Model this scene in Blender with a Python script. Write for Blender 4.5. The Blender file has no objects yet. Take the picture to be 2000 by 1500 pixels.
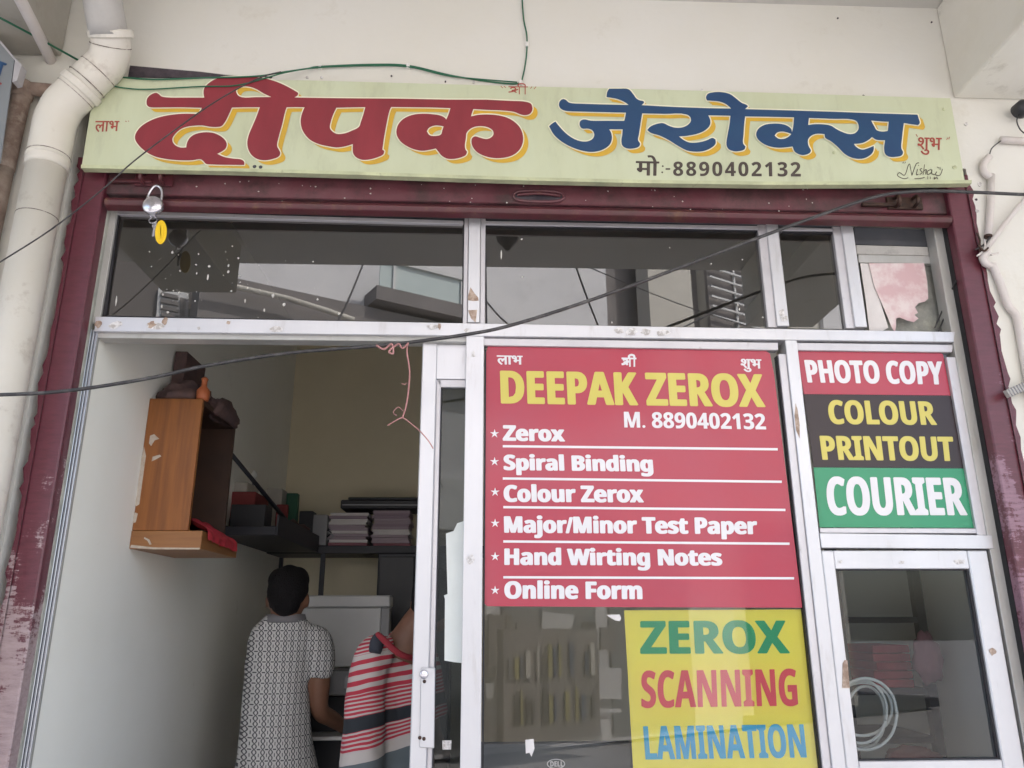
import bpy, bmesh, math, random
from mathutils import Vector, Matrix, noise

random.seed(7)
S = bpy.context.scene
COL = S.collection

# ------------------------------------------------------------------ camera
F = 1530.0                                    # focal length in photo pixels (2000 wide)
CAM = Vector((0.0, -2.3, 1.6))
yaw, pit, rs = math.radians(2.4), math.radians(16.8), 0.0035
fw = Vector((math.sin(yaw)*math.cos(pit), math.cos(yaw)*math.cos(pit), math.sin(pit)))
rt = Vector((math.cos(yaw), -math.sin(yaw), 0)); up = rt.cross(fw)
RT = (rt - up*rs).normalized(); UP = (up + rt*rs).normalized()
cd = bpy.data.cameras.new('camera'); cam = bpy.data.objects.new('camera', cd); COL.objects.link(cam)
cam.matrix_world = Matrix(((RT.x, UP.x, -fw.x, CAM.x), (RT.y, UP.y, -fw.y, CAM.y), (RT.z, UP.z, -fw.z, CAM.z), (0, 0, 0, 1)))
cd.sensor_width = 36; cd.lens = 36*F/2000; cd.clip_start = 0.05; cd.clip_end = 500
S.camera = cam

# ------------------------------------------------------------------ light
SUN_EL, SUN_AZ = math.radians(52), math.radians(60)      # behind the shop: the front is in open shade
w = bpy.data.worlds.new('World'); S.world = w; w.use_nodes = True
wn = w.node_tree; bg = wn.nodes['Background']
sky = wn.nodes.new('ShaderNodeTexSky'); sky.sky_type = 'NISHITA'; sky.sun_disc = False
sky.sun_elevation = SUN_EL; sky.sun_rotation = SUN_AZ; sky.air_density = 1.0; sky.dust_density = 3.0; sky.ozone_density = 0.6
wn.links.new(sky.outputs[0], bg.inputs[0]); bg.inputs[1].default_value = 0.15
sd = bpy.data.lights.new('sun', 'SUN'); sd.energy = 2.8; sd.angle = math.radians(0.6); sd.color = (1.0, 0.965, 0.92)
sun = bpy.data.objects.new('sun', sd); COL.objects.link(sun); sun.location = (2, 6, 12)
tosun = Vector((math.sin(SUN_AZ)*math.cos(SUN_EL), math.cos(SUN_AZ)*math.cos(SUN_EL), math.sin(SUN_EL)))
sun.rotation_euler = tosun.to_track_quat('Z', 'Y').to_euler()
S.view_settings.view_transform = 'Standard'; S.view_settings.look = 'None'
S.view_settings.exposure = 1.97; S.view_settings.gamma = 1.0
S.render.engine = 'CYCLES'
S.cycles.use_denoising = True
S.cycles.max_bounces = 10; S.cycles.transparent_max_bounces = 16; S.cycles.diffuse_bounces = 6; S.cycles.glossy_bounces = 5
S.cycles.sample_clamp_indirect = 6.0

# ------------------------------------------------------------------ projection helpers (photo pixel -> point on a real plane)
def ray(px, py): return fw + RT*((px-1000)/F) + UP*((750-py)/F)
def U(px, py, y=0.0):
    d = ray(px, py); return CAM + d*((y-CAM.y)/d.y)
def Ux(px, py, x):
    d = ray(px, py); return CAM + d*((x-CAM.x)/d.x)
def Uz(px, py, z):
    d = ray(px, py); return CAM + d*((z-CAM.z)/d.z)
# facade of the house across the street, turned away from the shop (seen in the panes as a mirror image)
MD = Vector((0.866, 0.5, 0)); MN = Vector((-0.5, 0.866, 0)); MP = Vector((-0.6, 7.6, 0))
def MU(px, py, out=0.0):
    d = ray(px, py); p0 = MP - MN*out
    p = CAM + d*((p0-CAM).dot(MN)/d.dot(MN)); return Vector((p.x, -p.y, p.z))
def MS(s, z, out=0.0):
    p = MP + MD*s - MN*out; return Vector((p.x, -p.y, z))

# ------------------------------------------------------------------ materials
MATS = {}
def nmat(name):
    m = bpy.data.materials.new(name); m.use_nodes = True; MATS[name] = m
    nt = m.node_tree; return m, nt, nt.nodes['Principled BSDF']
def N(nt, t, **k):
    n = nt.nodes.new(t)
    for a, b in k.items():
        if hasattr(n, a): setattr(n, a, b)
        else: n.inputs[a].default_value = b
    return n
def rgb(c): return (c[0], c[1], c[2], 1)
def mat(name, col, rough=0.6, metal=0.0, col2=None, scale=8.0, amt=1.0, bump=0.0, bscale=60.0, coat=0.0, spec=None, stretch=(1, 1, 1), lo=0.35, hi=0.7, dirt=None, dscale=3.0, dlo=0.55, dhi=0.75):
    m, nt, p = nmat(name)
    p.inputs['Base Color'].default_value = rgb(col); p.inputs['Roughness'].default_value = rough; p.inputs['Metallic'].default_value = metal
    if coat: p.inputs['Coat Weight'].default_value = coat; p.inputs['Coat Roughness'].default_value = 0.08
    if spec is not None: p.inputs['Specular IOR Level'].default_value = spec
    geo = N(nt, 'ShaderNodeNewGeometry'); mp = N(nt, 'ShaderNodeMapping'); mp.inputs['Scale'].default_value = stretch
    nt.links.new(geo.outputs['Position'], mp.inputs[0])
    out = None
    if col2 is not None:
        nz = N(nt, 'ShaderNodeTexNoise'); nz.inputs['Scale'].default_value = scale; nz.inputs['Detail'].default_value = 6; nz.inputs['Roughness'].default_value = 0.62
        nt.links.new(mp.outputs[0], nz.inputs[0])
        cr = N(nt, 'ShaderNodeValToRGB'); cr.color_ramp.elements[0].position = lo; cr.color_ramp.elements[1].position = hi
        cr.color_ramp.elements[0].color = rgb(col); cr.color_ramp.elements[1].color = rgb(col2)
        nt.links.new(nz.outputs[0], cr.inputs[0]); out = cr.outputs[0]
    if dirt is not None:
        n2 = N(nt, 'ShaderNodeTexNoise'); n2.inputs['Scale'].default_value = dscale; n2.inputs['Detail'].default_value = 9; n2.inputs['Roughness'].default_value = 0.7
        nt.links.new(mp.outputs[0], n2.inputs[0])
        r2 = N(nt, 'ShaderNodeValToRGB'); r2.color_ramp.elements[0].position = dlo; r2.color_ramp.elements[1].position = dhi
        nt.links.new(n2.outputs[0], r2.inputs[0])
        mx = N(nt, 'ShaderNodeMixRGB'); mx.inputs[2].default_value = rgb(dirt)
        nt.links.new(r2.outputs[0], mx.inputs[0])
        if out is None: mx.inputs[1].default_value = rgb(col)
        else: nt.links.new(out, mx.inputs[1])
        out = mx.outputs[0]
    if out is not None: nt.links.new(out, p.inputs['Base Color'])
    if bump:
        nb = N(nt, 'ShaderNodeTexNoise'); nb.inputs['Scale'].default_value = bscale; nb.inputs['Detail'].default_value = 5
        nt.links.new(mp.outputs[0], nb.inputs[0])
        bp = N(nt, 'ShaderNodeBump'); bp.inputs['Strength'].default_value = bump; bp.inputs['Distance'].default_value = 0.01
        nt.links.new(nb.outputs[0], bp.inputs['Height']); nt.links.new(bp.outputs[0], p.inputs['Normal'])
    return m
def glass(name, tint, base, rough=0.0, haze=None):
    m = bpy.data.materials.new(name); m.use_nodes = True; nt = m.node_tree; nt.nodes.clear()
    o = N(nt, 'ShaderNodeOutputMaterial'); g = N(nt, 'ShaderNodeBsdfGlossy'); g.inputs['Roughness'].default_value = rough
    t = N(nt, 'ShaderNodeBsdfTransparent'); t.inputs[0].default_value = rgb(tint)
    f = N(nt, 'ShaderNodeFresnel'); f.inputs[0].default_value = 1.45
    a = N(nt, 'ShaderNodeMath'); a.operation = 'ADD'; a.inputs[1].default_value = base; a.use_clamp = True
    mx = N(nt, 'ShaderNodeMixShader')
    nt.links.new(f.outputs[0], a.inputs[0]); nt.links.new(a.outputs[0], mx.inputs[0])
    nt.links.new(t.outputs[0], mx.inputs[1]); nt.links.new(g.outputs[0], mx.inputs[2])
    last = mx.outputs[0]
    if haze is not None:                              # dusty film on the pane
        d = N(nt, 'ShaderNodeBsdfDiffuse'); d.inputs[0].default_value = (0.6, 0.58, 0.54, 1)
        nz = N(nt, 'ShaderNodeTexNoise'); nz.inputs['Scale'].default_value = 5; nz.inputs['Detail'].default_value = 8
        geo = N(nt, 'ShaderNodeNewGeometry'); nt.links.new(geo.outputs['Position'], nz.inputs[0])
        mr = N(nt, 'ShaderNodeMapRange'); mr.inputs[1].default_value = 0.35; mr.inputs[2].default_value = 0.75; mr.inputs[3].default_value = haze*0.5; mr.inputs[4].default_value = haze*1.5
        nt.links.new(nz.outputs[0], mr.inputs[0])
        m2 = N(nt, 'ShaderNodeMixShader'); nt.links.new(mr.outputs[0], m2.inputs[0]); nt.links.new(last, m2.inputs[1]); nt.links.new(d.outputs[0], m2.inputs[2]); last = m2.outputs[0]
    nt.links.new(last, o.inputs[0]); return m

M_wall = mat('cream_plaster', (0.71, 0.695, 0.65), 0.85, col2=(0.67, 0.645, 0.57), scale=1.1, bump=0.12, bscale=35, dirt=(0.55, 0.51, 0.43), dscale=4, dlo=0.60, dhi=0.85)
M_ceil = mat('whitewash', (0.60, 0.585, 0.555), 0.9, col2=(0.54, 0.52, 0.48), scale=1.6, bump=0.1, bscale=30)
M_beam = mat('beam_plaster', (0.74, 0.72, 0.66), 0.9, col2=(0.66, 0.63, 0.55), scale=2.4, bump=0.12, bscale=30, dirt=(0.40, 0.37, 0.31), dscale=5, dlo=0.6, dhi=0.8)
M_beaml = mat('shade_toned_beam_plaster', (0.46, 0.44, 0.39), 0.9, col2=(0.36, 0.33, 0.28), scale=2.6, bump=0.15, bscale=30, dirt=(0.26, 0.23, 0.19), dscale=5, dlo=0.58, dhi=0.8)  # darker blotched base colour carries the shade on the left beam
M_room = mat('inner_wall_paint', (0.90, 0.895, 0.84), 0.7, col2=(0.86, 0.85, 0.78), scale=1.5, bump=0.06, bscale=25, dirt=(0.45, 0.42, 0.34), dscale=4, dlo=0.66, dhi=0.85)
M_rback = mat('back_wall_paint', (0.78, 0.70, 0.51), 0.7, col2=(0.71, 0.63, 0.45), scale=1.5)
M_floor = mat('floor_stone', (0.50, 0.48, 0.45), 0.5, col2=(0.42, 0.40, 0.37), scale=6)
M_street = mat('street_concrete', (0.45, 0.43, 0.41), 0.9, col2=(0.36, 0.345, 0.33), scale=2.5, bump=0.3, bscale=60, dirt=(0.24, 0.23, 0.22), dscale=1.2)
M_sign = mat('sign_board_paint', (0.575, 0.615, 0.435), 0.5, col2=(0.525, 0.555, 0.37), scale=2.2, bump=0.08, bscale=14, stretch=(2.6, 1, 0.7), dirt=(0.43, 0.45, 0.31), dscale=4.5, dlo=0.54, dhi=0.8)
M_signlip = mat('sign_edge_paint', (0.58, 0.61, 0.38), 0.55, col2=(0.40, 0.42, 0.27), scale=12, dirt=(0.25, 0.25, 0.17), dscale=30, dlo=0.6, dhi=0.75)
M_red = mat('sign_red_paint', (0.28, 0.034, 0.046), 0.42, col2=(0.215, 0.027, 0.038), scale=9, bump=0.06, bscale=20, stretch=(1, 1, 0.35))
M_blue = mat('sign_blue_paint', (0.02, 0.068, 0.155), 0.42, col2=(0.016, 0.055, 0.145), scale=9, bump=0.06, bscale=20)
M_yel = mat('sign_yellow_paint', (0.66, 0.40, 0.035), 0.5, col2=(0.58, 0.36, 0.05), scale=14)
M_crm = mat('sign_outline_paint', (0.80, 0.78, 0.60), 0.5)
M_ink = mat('sign_dark_paint', (0.055, 0.04, 0.035), 0.5, col2=(0.09, 0.07, 0.06), scale=40)
M_inkred = mat('sign_small_red_paint', (0.40, 0.07, 0.05), 0.5, col2=(0.32, 0.06, 0.045), scale=60)
M_gap = mat('dark_gap', (0.045, 0.035, 0.045), 0.9, col2=(0.10, 0.08, 0.09), scale=30)
M_purple = mat('shutter_maroon_paint', (0.118, 0.026, 0.038), 0.45, col2=(0.150, 0.060, 0.068), scale=6, bump=0.2, bscale=40, dirt=(0.052, 0.028, 0.028), dscale=7, dlo=0.46, dhi=0.66, spec=0.6)
M_lip = mat('shutter_lip_paint', (0.11, 0.024, 0.034), 0.4, col2=(0.075, 0.028, 0.028), scale=14, bump=0.1, bscale=60, dirt=(0.15, 0.07, 0.04), dscale=18, dlo=0.55, dhi=0.72)
M_black = mat('black_gap', (0.012, 0.012, 0.014), 0.7)
M_alu = mat('anodised_aluminium', (0.64, 0.635, 0.66), 0.38, metal=0.5, col2=(0.56, 0.555, 0.575), scale=3, stretch=(1, 1, 0.2), bump=0.03, bscale=80, dirt=(0.42, 0.39, 0.375), dscale=12, dlo=0.56, dhi=0.8)
M_bead = mat('glazing_bead_aluminium', (0.60, 0.58, 0.60), 0.42, metal=0.5, col2=(0.52, 0.50, 0.52), scale=5, dirt=(0.34, 0.31, 0.31), dscale=25, dlo=0.6, dhi=0.8)
M_dull = mat('weathered_aluminium', (0.52, 0.51, 0.49), 0.5, metal=0.35, col2=(0.40, 0.39, 0.36), scale=6, stretch=(1, 1, 0.3), dirt=(0.30, 0.28, 0.24), dscale=10, dlo=0.58, dhi=0.8)
M_track = mat('track_aluminium', (0.55, 0.57, 0.62), 0.3, metal=0.8, col2=(0.42, 0.44, 0.49), scale=4, stretch=(1, 1, 0.15))
M_morta = mat('cement_smear', (0.40, 0.40, 0.36), 0.9, col2=(0.24, 0.245, 0.22), scale=14, bump=0.4, bscale=50, dirt=(0.52, 0.51, 0.42), dscale=9)
M_rubber = mat('rubber_gasket', (0.015, 0.014, 0.018), 0.6)
M_gl_up = glass('tinted_pane_glass', (0.30, 0.29, 0.28), 0.10, haze=0.01)
M_gl_lo = glass('clear_pane_glass', (0.86, 0.88, 0.89), 0.016, haze=0.022)
M_gl_door = glass('door_pane_glass', (0.56, 0.60, 0.62), 0.0, haze=0.006)
M_vred = mat('poster_red_vinyl', (0.43, 0.032, 0.064), 0.40, col2=(0.40, 0.040, 0.074), scale=4, coat=0.25, bump=0.6, bscale=3.5)
M_vblk = mat('poster_black_vinyl', (0.030, 0.017, 0.020), 0.4, coat=0.15, spec=0.4, bump=0.6, bscale=3.5)
M_vgrn = mat('poster_green_vinyl', (0.02, 0.27, 0.125), 0.38, coat=0.25, bump=0.6, bscale=3.5)
M_vwht = mat('poster_white_print', (0.74, 0.72, 0.74), 0.4, coat=0.3)
M_vyel = mat('poster_yellow_print', (0.62, 0.53, 0.10), 0.4, coat=0.3)
M_pyel = mat('poster_yellow_paper', (0.95, 0.86, 0.13), 0.6, col2=(0.90, 0.79, 0.12), scale=4)
M_pgrn = mat('poster_green_print', (0.02, 0.36, 0.18), 0.6)
M_pred = mat('poster_red_print', (0.72, 0.08, 0.13), 0.6)
M_pblu = mat('poster_blue_print', (0.06, 0.42, 0.78), 0.6)
M_pvc = mat('drain_pvc', (0.70, 0.67, 0.61), 0.45, col2=(0.66, 0.62, 0.54), scale=3, bump=0.05, bscale=30, dirt=(0.40, 0.34, 0.28), dscale=9, dlo=0.57, dhi=0.8)
M_seam = mat('dirt_seam', (0.16, 0.13, 0.11), 0.9, col2=(0.50, 0.46, 0.41), scale=55, lo=0.45, hi=0.62)
M_pvcg = mat('grey_pvc', (0.48, 0.47, 0.45), 0.5, col2=(0.40, 0.38, 0.36), scale=5, dirt=(0.28, 0.25, 0.22), dscale=9)
M_cond = mat('conduit_plastic', (0.66, 0.62, 0.60), 0.45, col2=(0.58, 0.52, 0.48), scale=8, dirt=(0.42, 0.34, 0.27), dscale=14, dlo=0.6, dhi=0.8)
M_rust = mat('rusty_plaster', (0.42, 0.33, 0.27), 0.9, col2=(0.20, 0.13, 0.10), scale=14, bump=0.3, bscale=40, dirt=(0.55, 0.47, 0.38), dscale=10)
M_wire = mat('black_cable_sheath', (0.035, 0.033, 0.035), 0.38, col2=(0.12, 0.115, 0.11), scale=30, lo=0.5, hi=0.75)
M_green = mat('green_wire_sheath', (0.012, 0.12, 0.06), 0.45)
M_pink = mat('faded_pink_thread', (0.50, 0.25, 0.24), 0.9, col2=(0.35, 0.16, 0.15), scale=40)
M_clip = mat('clip_plastic', (0.75, 0.73, 0.70), 0.5)
M_chrome = mat('padlock_steel', (0.72, 0.71, 0.75), 0.24, metal=0.9, col2=(0.6, 0.58, 0.62), scale=30)
M_dsteel = mat('dark_greasy_steel', (0.05, 0.035, 0.03), 0.45, metal=0.6, col2=(0.11, 0.06, 0.045), scale=40)
M_tag = mat('yellow_tag_plastic', (0.85, 0.55, 0.01), 0.4)
M_tagd = mat('tag_slot', (0.25, 0.14, 0.01), 0.6)
M_paper = mat('white_paper', (0.74, 0.70, 0.68), 0.85, col2=(0.66, 0.62, 0.60), scale=12)
M_paperp = mat('pink_printed_paper', (0.62, 0.42, 0.43), 0.85, col2=(0.74, 0.64, 0.62), scale=9, lo=0.45, hi=0.6)
M_paperg = mat('pale_notice_paper', (0.74, 0.77, 0.74), 0.8, col2=(0.68, 0.71, 0.68), scale=6)
M_tape = mat('brown_tape_residue', (0.28, 0.19, 0.14), 0.8, col2=(0.55, 0.44, 0.36), scale=45, lo=0.4, hi=0.65)
M_tapeg = mat('grey_tape_residue', (0.45, 0.42, 0.40), 0.8, col2=(0.75, 0.73, 0.72), scale=90, lo=0.42, hi=0.58)
M_speck = mat('whitewash_splash', (0.55, 0.53, 0.49), 0.8)
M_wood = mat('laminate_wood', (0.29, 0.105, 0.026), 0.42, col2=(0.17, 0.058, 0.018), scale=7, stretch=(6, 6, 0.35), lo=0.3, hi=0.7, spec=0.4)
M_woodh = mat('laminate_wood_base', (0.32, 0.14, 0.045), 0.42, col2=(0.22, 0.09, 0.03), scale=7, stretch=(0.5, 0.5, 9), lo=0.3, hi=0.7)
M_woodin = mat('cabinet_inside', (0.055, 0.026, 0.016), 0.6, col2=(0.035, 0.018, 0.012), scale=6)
M_chip = mat('chipped_board', (0.40, 0.32, 0.25), 0.9, col2=(0.54, 0.48, 0.41), scale=40)
M_redc = mat('red_cloth', (0.48, 0.03, 0.05), 0.75, col2=(0.38, 0.02, 0.03), scale=20)
M_dcloth = mat('dark_cloth', (0.075, 0.05, 0.052), 0.9, col2=(0.13, 0.075, 0.065), scale=18)
M_dark = mat('dark_plastic', (0.022, 0.022, 0.026), 0.45)
M_iron = mat('black_iron', (0.02, 0.02, 0.028), 0.5)
M_copier = mat('copier_plastic', (0.60, 0.60, 0.60), 0.45, col2=(0.55, 0.55, 0.55), scale=4)
M_copierd = mat('copier_grey_plastic', (0.30, 0.30, 0.31), 0.5)
M_monback = mat('monitor_shell', (0.10, 0.105, 0.11), 0.5)
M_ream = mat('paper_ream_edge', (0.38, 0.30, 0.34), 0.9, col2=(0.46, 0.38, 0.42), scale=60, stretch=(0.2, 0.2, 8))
M_reamd = mat('paper_ream_darker', (0.34, 0.26, 0.30), 0.9)  # slightly darker sheets, mixed in at random
M_boxg = mat('pale_card_box', (0.50, 0.47, 0.42), 0.8, col2=(0.42, 0.40, 0.36), scale=5)
M_boxr = mat('dark_red_box', (0.22, 0.035, 0.035), 0.7)
M_boxp = mat('dusky_pink_plastic', (0.32, 0.12, 0.15), 0.6)
M_boxgr = mat('green_tin', (0.02, 0.10, 0.055), 0.5)
M_bulb = mat('frosted_bulb', (0.75, 0.75, 0.72), 0.3)
M_orange = mat('orange_bottle', (0.45, 0.13, 0.05), 0.5)
M_skin = mat('skin', (0.16, 0.075, 0.045), 0.55, col2=(0.19, 0.09, 0.055), scale=12)
M_hair = mat('black_hair', (0.007, 0.006, 0.007), 0.75, bump=0.8, bscale=220, spec=0.2)
M_denim = mat('dark_trousers', (0.03, 0.033, 0.045), 0.85)
M_collar = mat('grey_collar', (0.15, 0.145, 0.155), 0.85)
M_rcollar = mat('red_collar', (0.25, 0.02, 0.03), 0.85)
M_white = mat('white_cable', (0.72, 0.71, 0.66), 0.5)
M_plank = mat('pale_batten', (0.50, 0.48, 0.45), 0.7, col2=(0.44, 0.42, 0.39), scale=10, dirt=(0.3, 0.28, 0.26), dscale=20)
M_grime_shade = mat('grime_and_shade_dark', (0.06, 0.065, 0.075), 0.7, col2=(0.09, 0.09, 0.10), scale=10)
M_owall = mat('opposite_grey_stucco', (0.80, 0.79, 0.79), 0.9, col2=(0.68, 0.67, 0.68), scale=0.9, dirt=(0.48, 0.47, 0.48), dscale=1.3, dlo=0.55, dhi=0.85)
M_odark = mat('opposite_brown_stucco', (0.15, 0.135, 0.13), 0.9, col2=(0.12, 0.11, 0.105), scale=0.8)
M_ocream = mat('opposite_cream_stucco', (0.66, 0.63, 0.56), 0.9, col2=(0.56, 0.53, 0.47), scale=0.9)
M_oband = mat('opposite_band', (0.20, 0.185, 0.18), 0.9, col2=(0.26, 0.24, 0.235), scale=1.5)
M_owhite = mat('opposite_white_paint', (0.70, 0.70, 0.69), 0.6)
M_orail = mat('balcony_railing_glass', (0.60, 0.69, 0.67), 0.15, spec=0.6)
M_odkglass = mat('opposite_window_dark', (0.05, 0.055, 0.06), 0.2)
M_yspine = mat('faded_yellow_spine', (0.36, 0.32, 0.10), 0.7)
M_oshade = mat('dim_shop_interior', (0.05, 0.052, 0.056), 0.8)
M_oshut = mat('opposite_shutter_metal', (0.22, 0.235, 0.245), 0.6, metal=0.2)

# woven shirt print: rows of little linked bars on pale grey
def shirt_print():
    m, nt, p = nmat('printed_polo_fabric'); p.inputs['Roughness'].default_value = 0.9
    tc = N(nt, 'ShaderNodeTexCoord'); sp = N(nt, 'ShaderNodeSeparateXYZ'); nt.links.new(tc.outputs['Object'], sp.inputs[0])
    a = N(nt, 'ShaderNodeMath'); a.operation = 'MULTIPLY'; a.inputs[1].default_value = 0.55; nt.links.new(sp.outputs[1], a.inputs[0])
    b = N(nt, 'ShaderNodeMath'); b.operation = 'ADD'; nt.links.new(sp.outputs[0], b.inputs[0]); nt.links.new(a.outputs[0], b.inputs[1])
    cb = N(nt, 'ShaderNodeCombineXYZ'); nt.links.new(b.outputs[0], cb.inputs[0]); nt.links.new(sp.outputs[2], cb.inputs[1])
    def m_(op, a, b=None):
        n = N(nt, 'ShaderNodeMath', operation=op)
        for i, v in enumerate((a, b)):
            if v is None: continue
            if isinstance(v, (int, float)): n.inputs[i].default_value = v
            else: nt.links.new(v, n.inputs[i])
        return n.outputs[0]
    X, Z = b.outputs[0], sp.outputs[2]
    PX, PZ = 0.0300, 0.038
    wv = m_('MULTIPLY', m_('SINE', m_('MULTIPLY', Z, 2*math.pi/PZ)), 0.0068)
    def near(v, per, half): return m_('LESS_THAN', m_('PINGPONG', v, per/2), half)
    l1 = near(m_('ADD', X, wv), PX, 0.0022); l2 = near(m_('SUBTRACT', X, wv), PX, 0.0022)
    cellx = m_('PINGPONG', m_('ADD', X, PX/2), PX/2)
    bars = m_('MULTIPLY', near(Z, PZ, 0.0022), m_('LESS_THAN', cellx, 0.0062))
    dots = m_('MULTIPLY', m_('LESS_THAN', cellx, 0.0016), near(m_('ADD', Z, PZ/2), PZ, 0.0060))
    dark = m_('MAXIMUM', m_('MAXIMUM', l1, l2), m_('MAXIMUM', bars, dots))
    mu = N(nt, 'ShaderNodeMath', operation='SUBTRACT'); mu.inputs[0].default_value = 1.0; nt.links.new(dark, mu.inputs[1])
    mx = N(nt, 'ShaderNodeMixRGB'); mx.inputs[1].default_value = (0.05, 0.05, 0.06, 1); mx.inputs[2].default_value = (0.46, 0.46, 0.455, 1)
    nt.links.new(mu.outputs[0], mx.inputs[0]); nt.links.new(mx.outputs[0], p.inputs['Base Color'])
    nz = N(nt, 'ShaderNodeTexNoise'); nz.inputs['Scale'].default_value = 9; bp = N(nt, 'ShaderNodeBump'); bp.inputs['Strength'].default_value = 0.5; bp.inputs['Distance'].default_value = 0.03
    nt.links.new(tc.outputs['Object'], nz.inputs[0]); nt.links.new(nz.outputs[0], bp.inputs['Height']); nt.links.new(bp.outputs[0], p.inputs['Normal'])
    return m
M_print = shirt_print()
def striped(z_of):
    """stripe bands by world height: z_of(photo row) gives the height of a band edge"""
    m, nt, p = nmat('striped_polo_fabric'); p.inputs['Roughness'].default_value = 0.9
    geo = N(nt, 'ShaderNodeNewGeometry'); sp = N(nt, 'ShaderNodeSeparateXYZ'); nt.links.new(geo.outputs['Position'], sp.inputs[0])
    # stripes sag a little across the sleeve
    nz = N(nt, 'ShaderNodeTexNoise'); nz.inputs['Scale'].default_value = 6; nt.links.new(geo.outputs['Position'], nz.inputs[0])
    s1 = N(nt, 'ShaderNodeMath'); s1.operation = 'MULTIPLY_ADD'; s1.inputs[1].default_value = 0.025; nt.links.new(nz.outputs[0], s1.inputs[0]); nt.links.new(sp.outputs[2], s1.inputs[2])
    s2 = N(nt, 'ShaderNodeMath'); s2.operation = 'MULTIPLY_ADD'; s2.inputs[1].default_value = -0.20; nt.links.new(sp.outputs[0], s2.inputs[0]); nt.links.new(s1.outputs[0], s2.inputs[2])
    z0, z1 = z_of(1520), z_of(1225)
    mr = N(nt, 'ShaderNodeMapRange'); mr.inputs[1].default_value = z0; mr.inputs[2].default_value = z1; nt.links.new(s2.outputs[0], mr.inputs[0])
    cr = N(nt, 'ShaderNodeValToRGB'); cr.color_ramp.interpolation = 'CONSTANT'
    W_, R_, K_, G_, T_ = (0.44, 0.40, 0.38), (0.38, 0.030, 0.052), (0.018, 0.022, 0.028), (0.10, 0.12, 0.13), (0.0, 1.0, 0.0)
    bands = [(1520, G_), (1478, W_), (1456, T_), (1420, K_), (1395, T_), (1352, R_), (1344, W_), (1335, R_), (1326, W_), (1316, R_), (1307, W_), (1297, R_), (1288, W_), (1278, T_)]
    el = cr.color_ramp.elements
    for i, (r, c) in enumerate(bands):
        pos = (z_of(r)-z0)/(z1-z0)
        e = el[i] if i < 2 else el.new(min(0.999, pos)); e.position = min(0.999, max(0, pos)); e.color = rgb(c)
    nt.links.new(mr.outputs[0], cr.inputs[0])
    fs = N(nt, 'ShaderNodeMath'); fs.operation = 'MULTIPLY'; fs.inputs[1].default_value = 2*math.pi/0.0125; nt.links.new(s2.outputs[0], fs.inputs[0])
    sn = N(nt, 'ShaderNodeMath'); sn.operation = 'SINE'; nt.links.new(fs.outputs[0], sn.inputs[0])
    gt = N(nt, 'ShaderNodeMath'); gt.operation = 'GREATER_THAN'; gt.inputs[1].default_value = -0.25; nt.links.new(sn.outputs[0], gt.inputs[0])
    thin = N(nt, 'ShaderNodeMixRGB'); thin.inputs[1].default_value = rgb(W_); thin.inputs[2].default_value = rgb(R_); nt.links.new(gt.outputs[0], thin.inputs[0])
    sc = N(nt, 'ShaderNodeSeparateColor'); nt.links.new(cr.outputs[0], sc.inputs[0])
    g2 = N(nt, 'ShaderNodeMath'); g2.operation = 'GREATER_THAN'; g2.inputs[1].default_value = 0.9; nt.links.new(sc.outputs[1], g2.inputs[0])
    mx = N(nt, 'ShaderNodeMixRGB'); nt.links.new(g2.outputs[0], mx.inputs[0]); nt.links.new(cr.outputs[0], mx.inputs[1]); nt.links.new(thin.outputs[0], mx.inputs[2])
    nt.links.new(mx.outputs[0], p.inputs['Base Color'])
    return m
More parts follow.
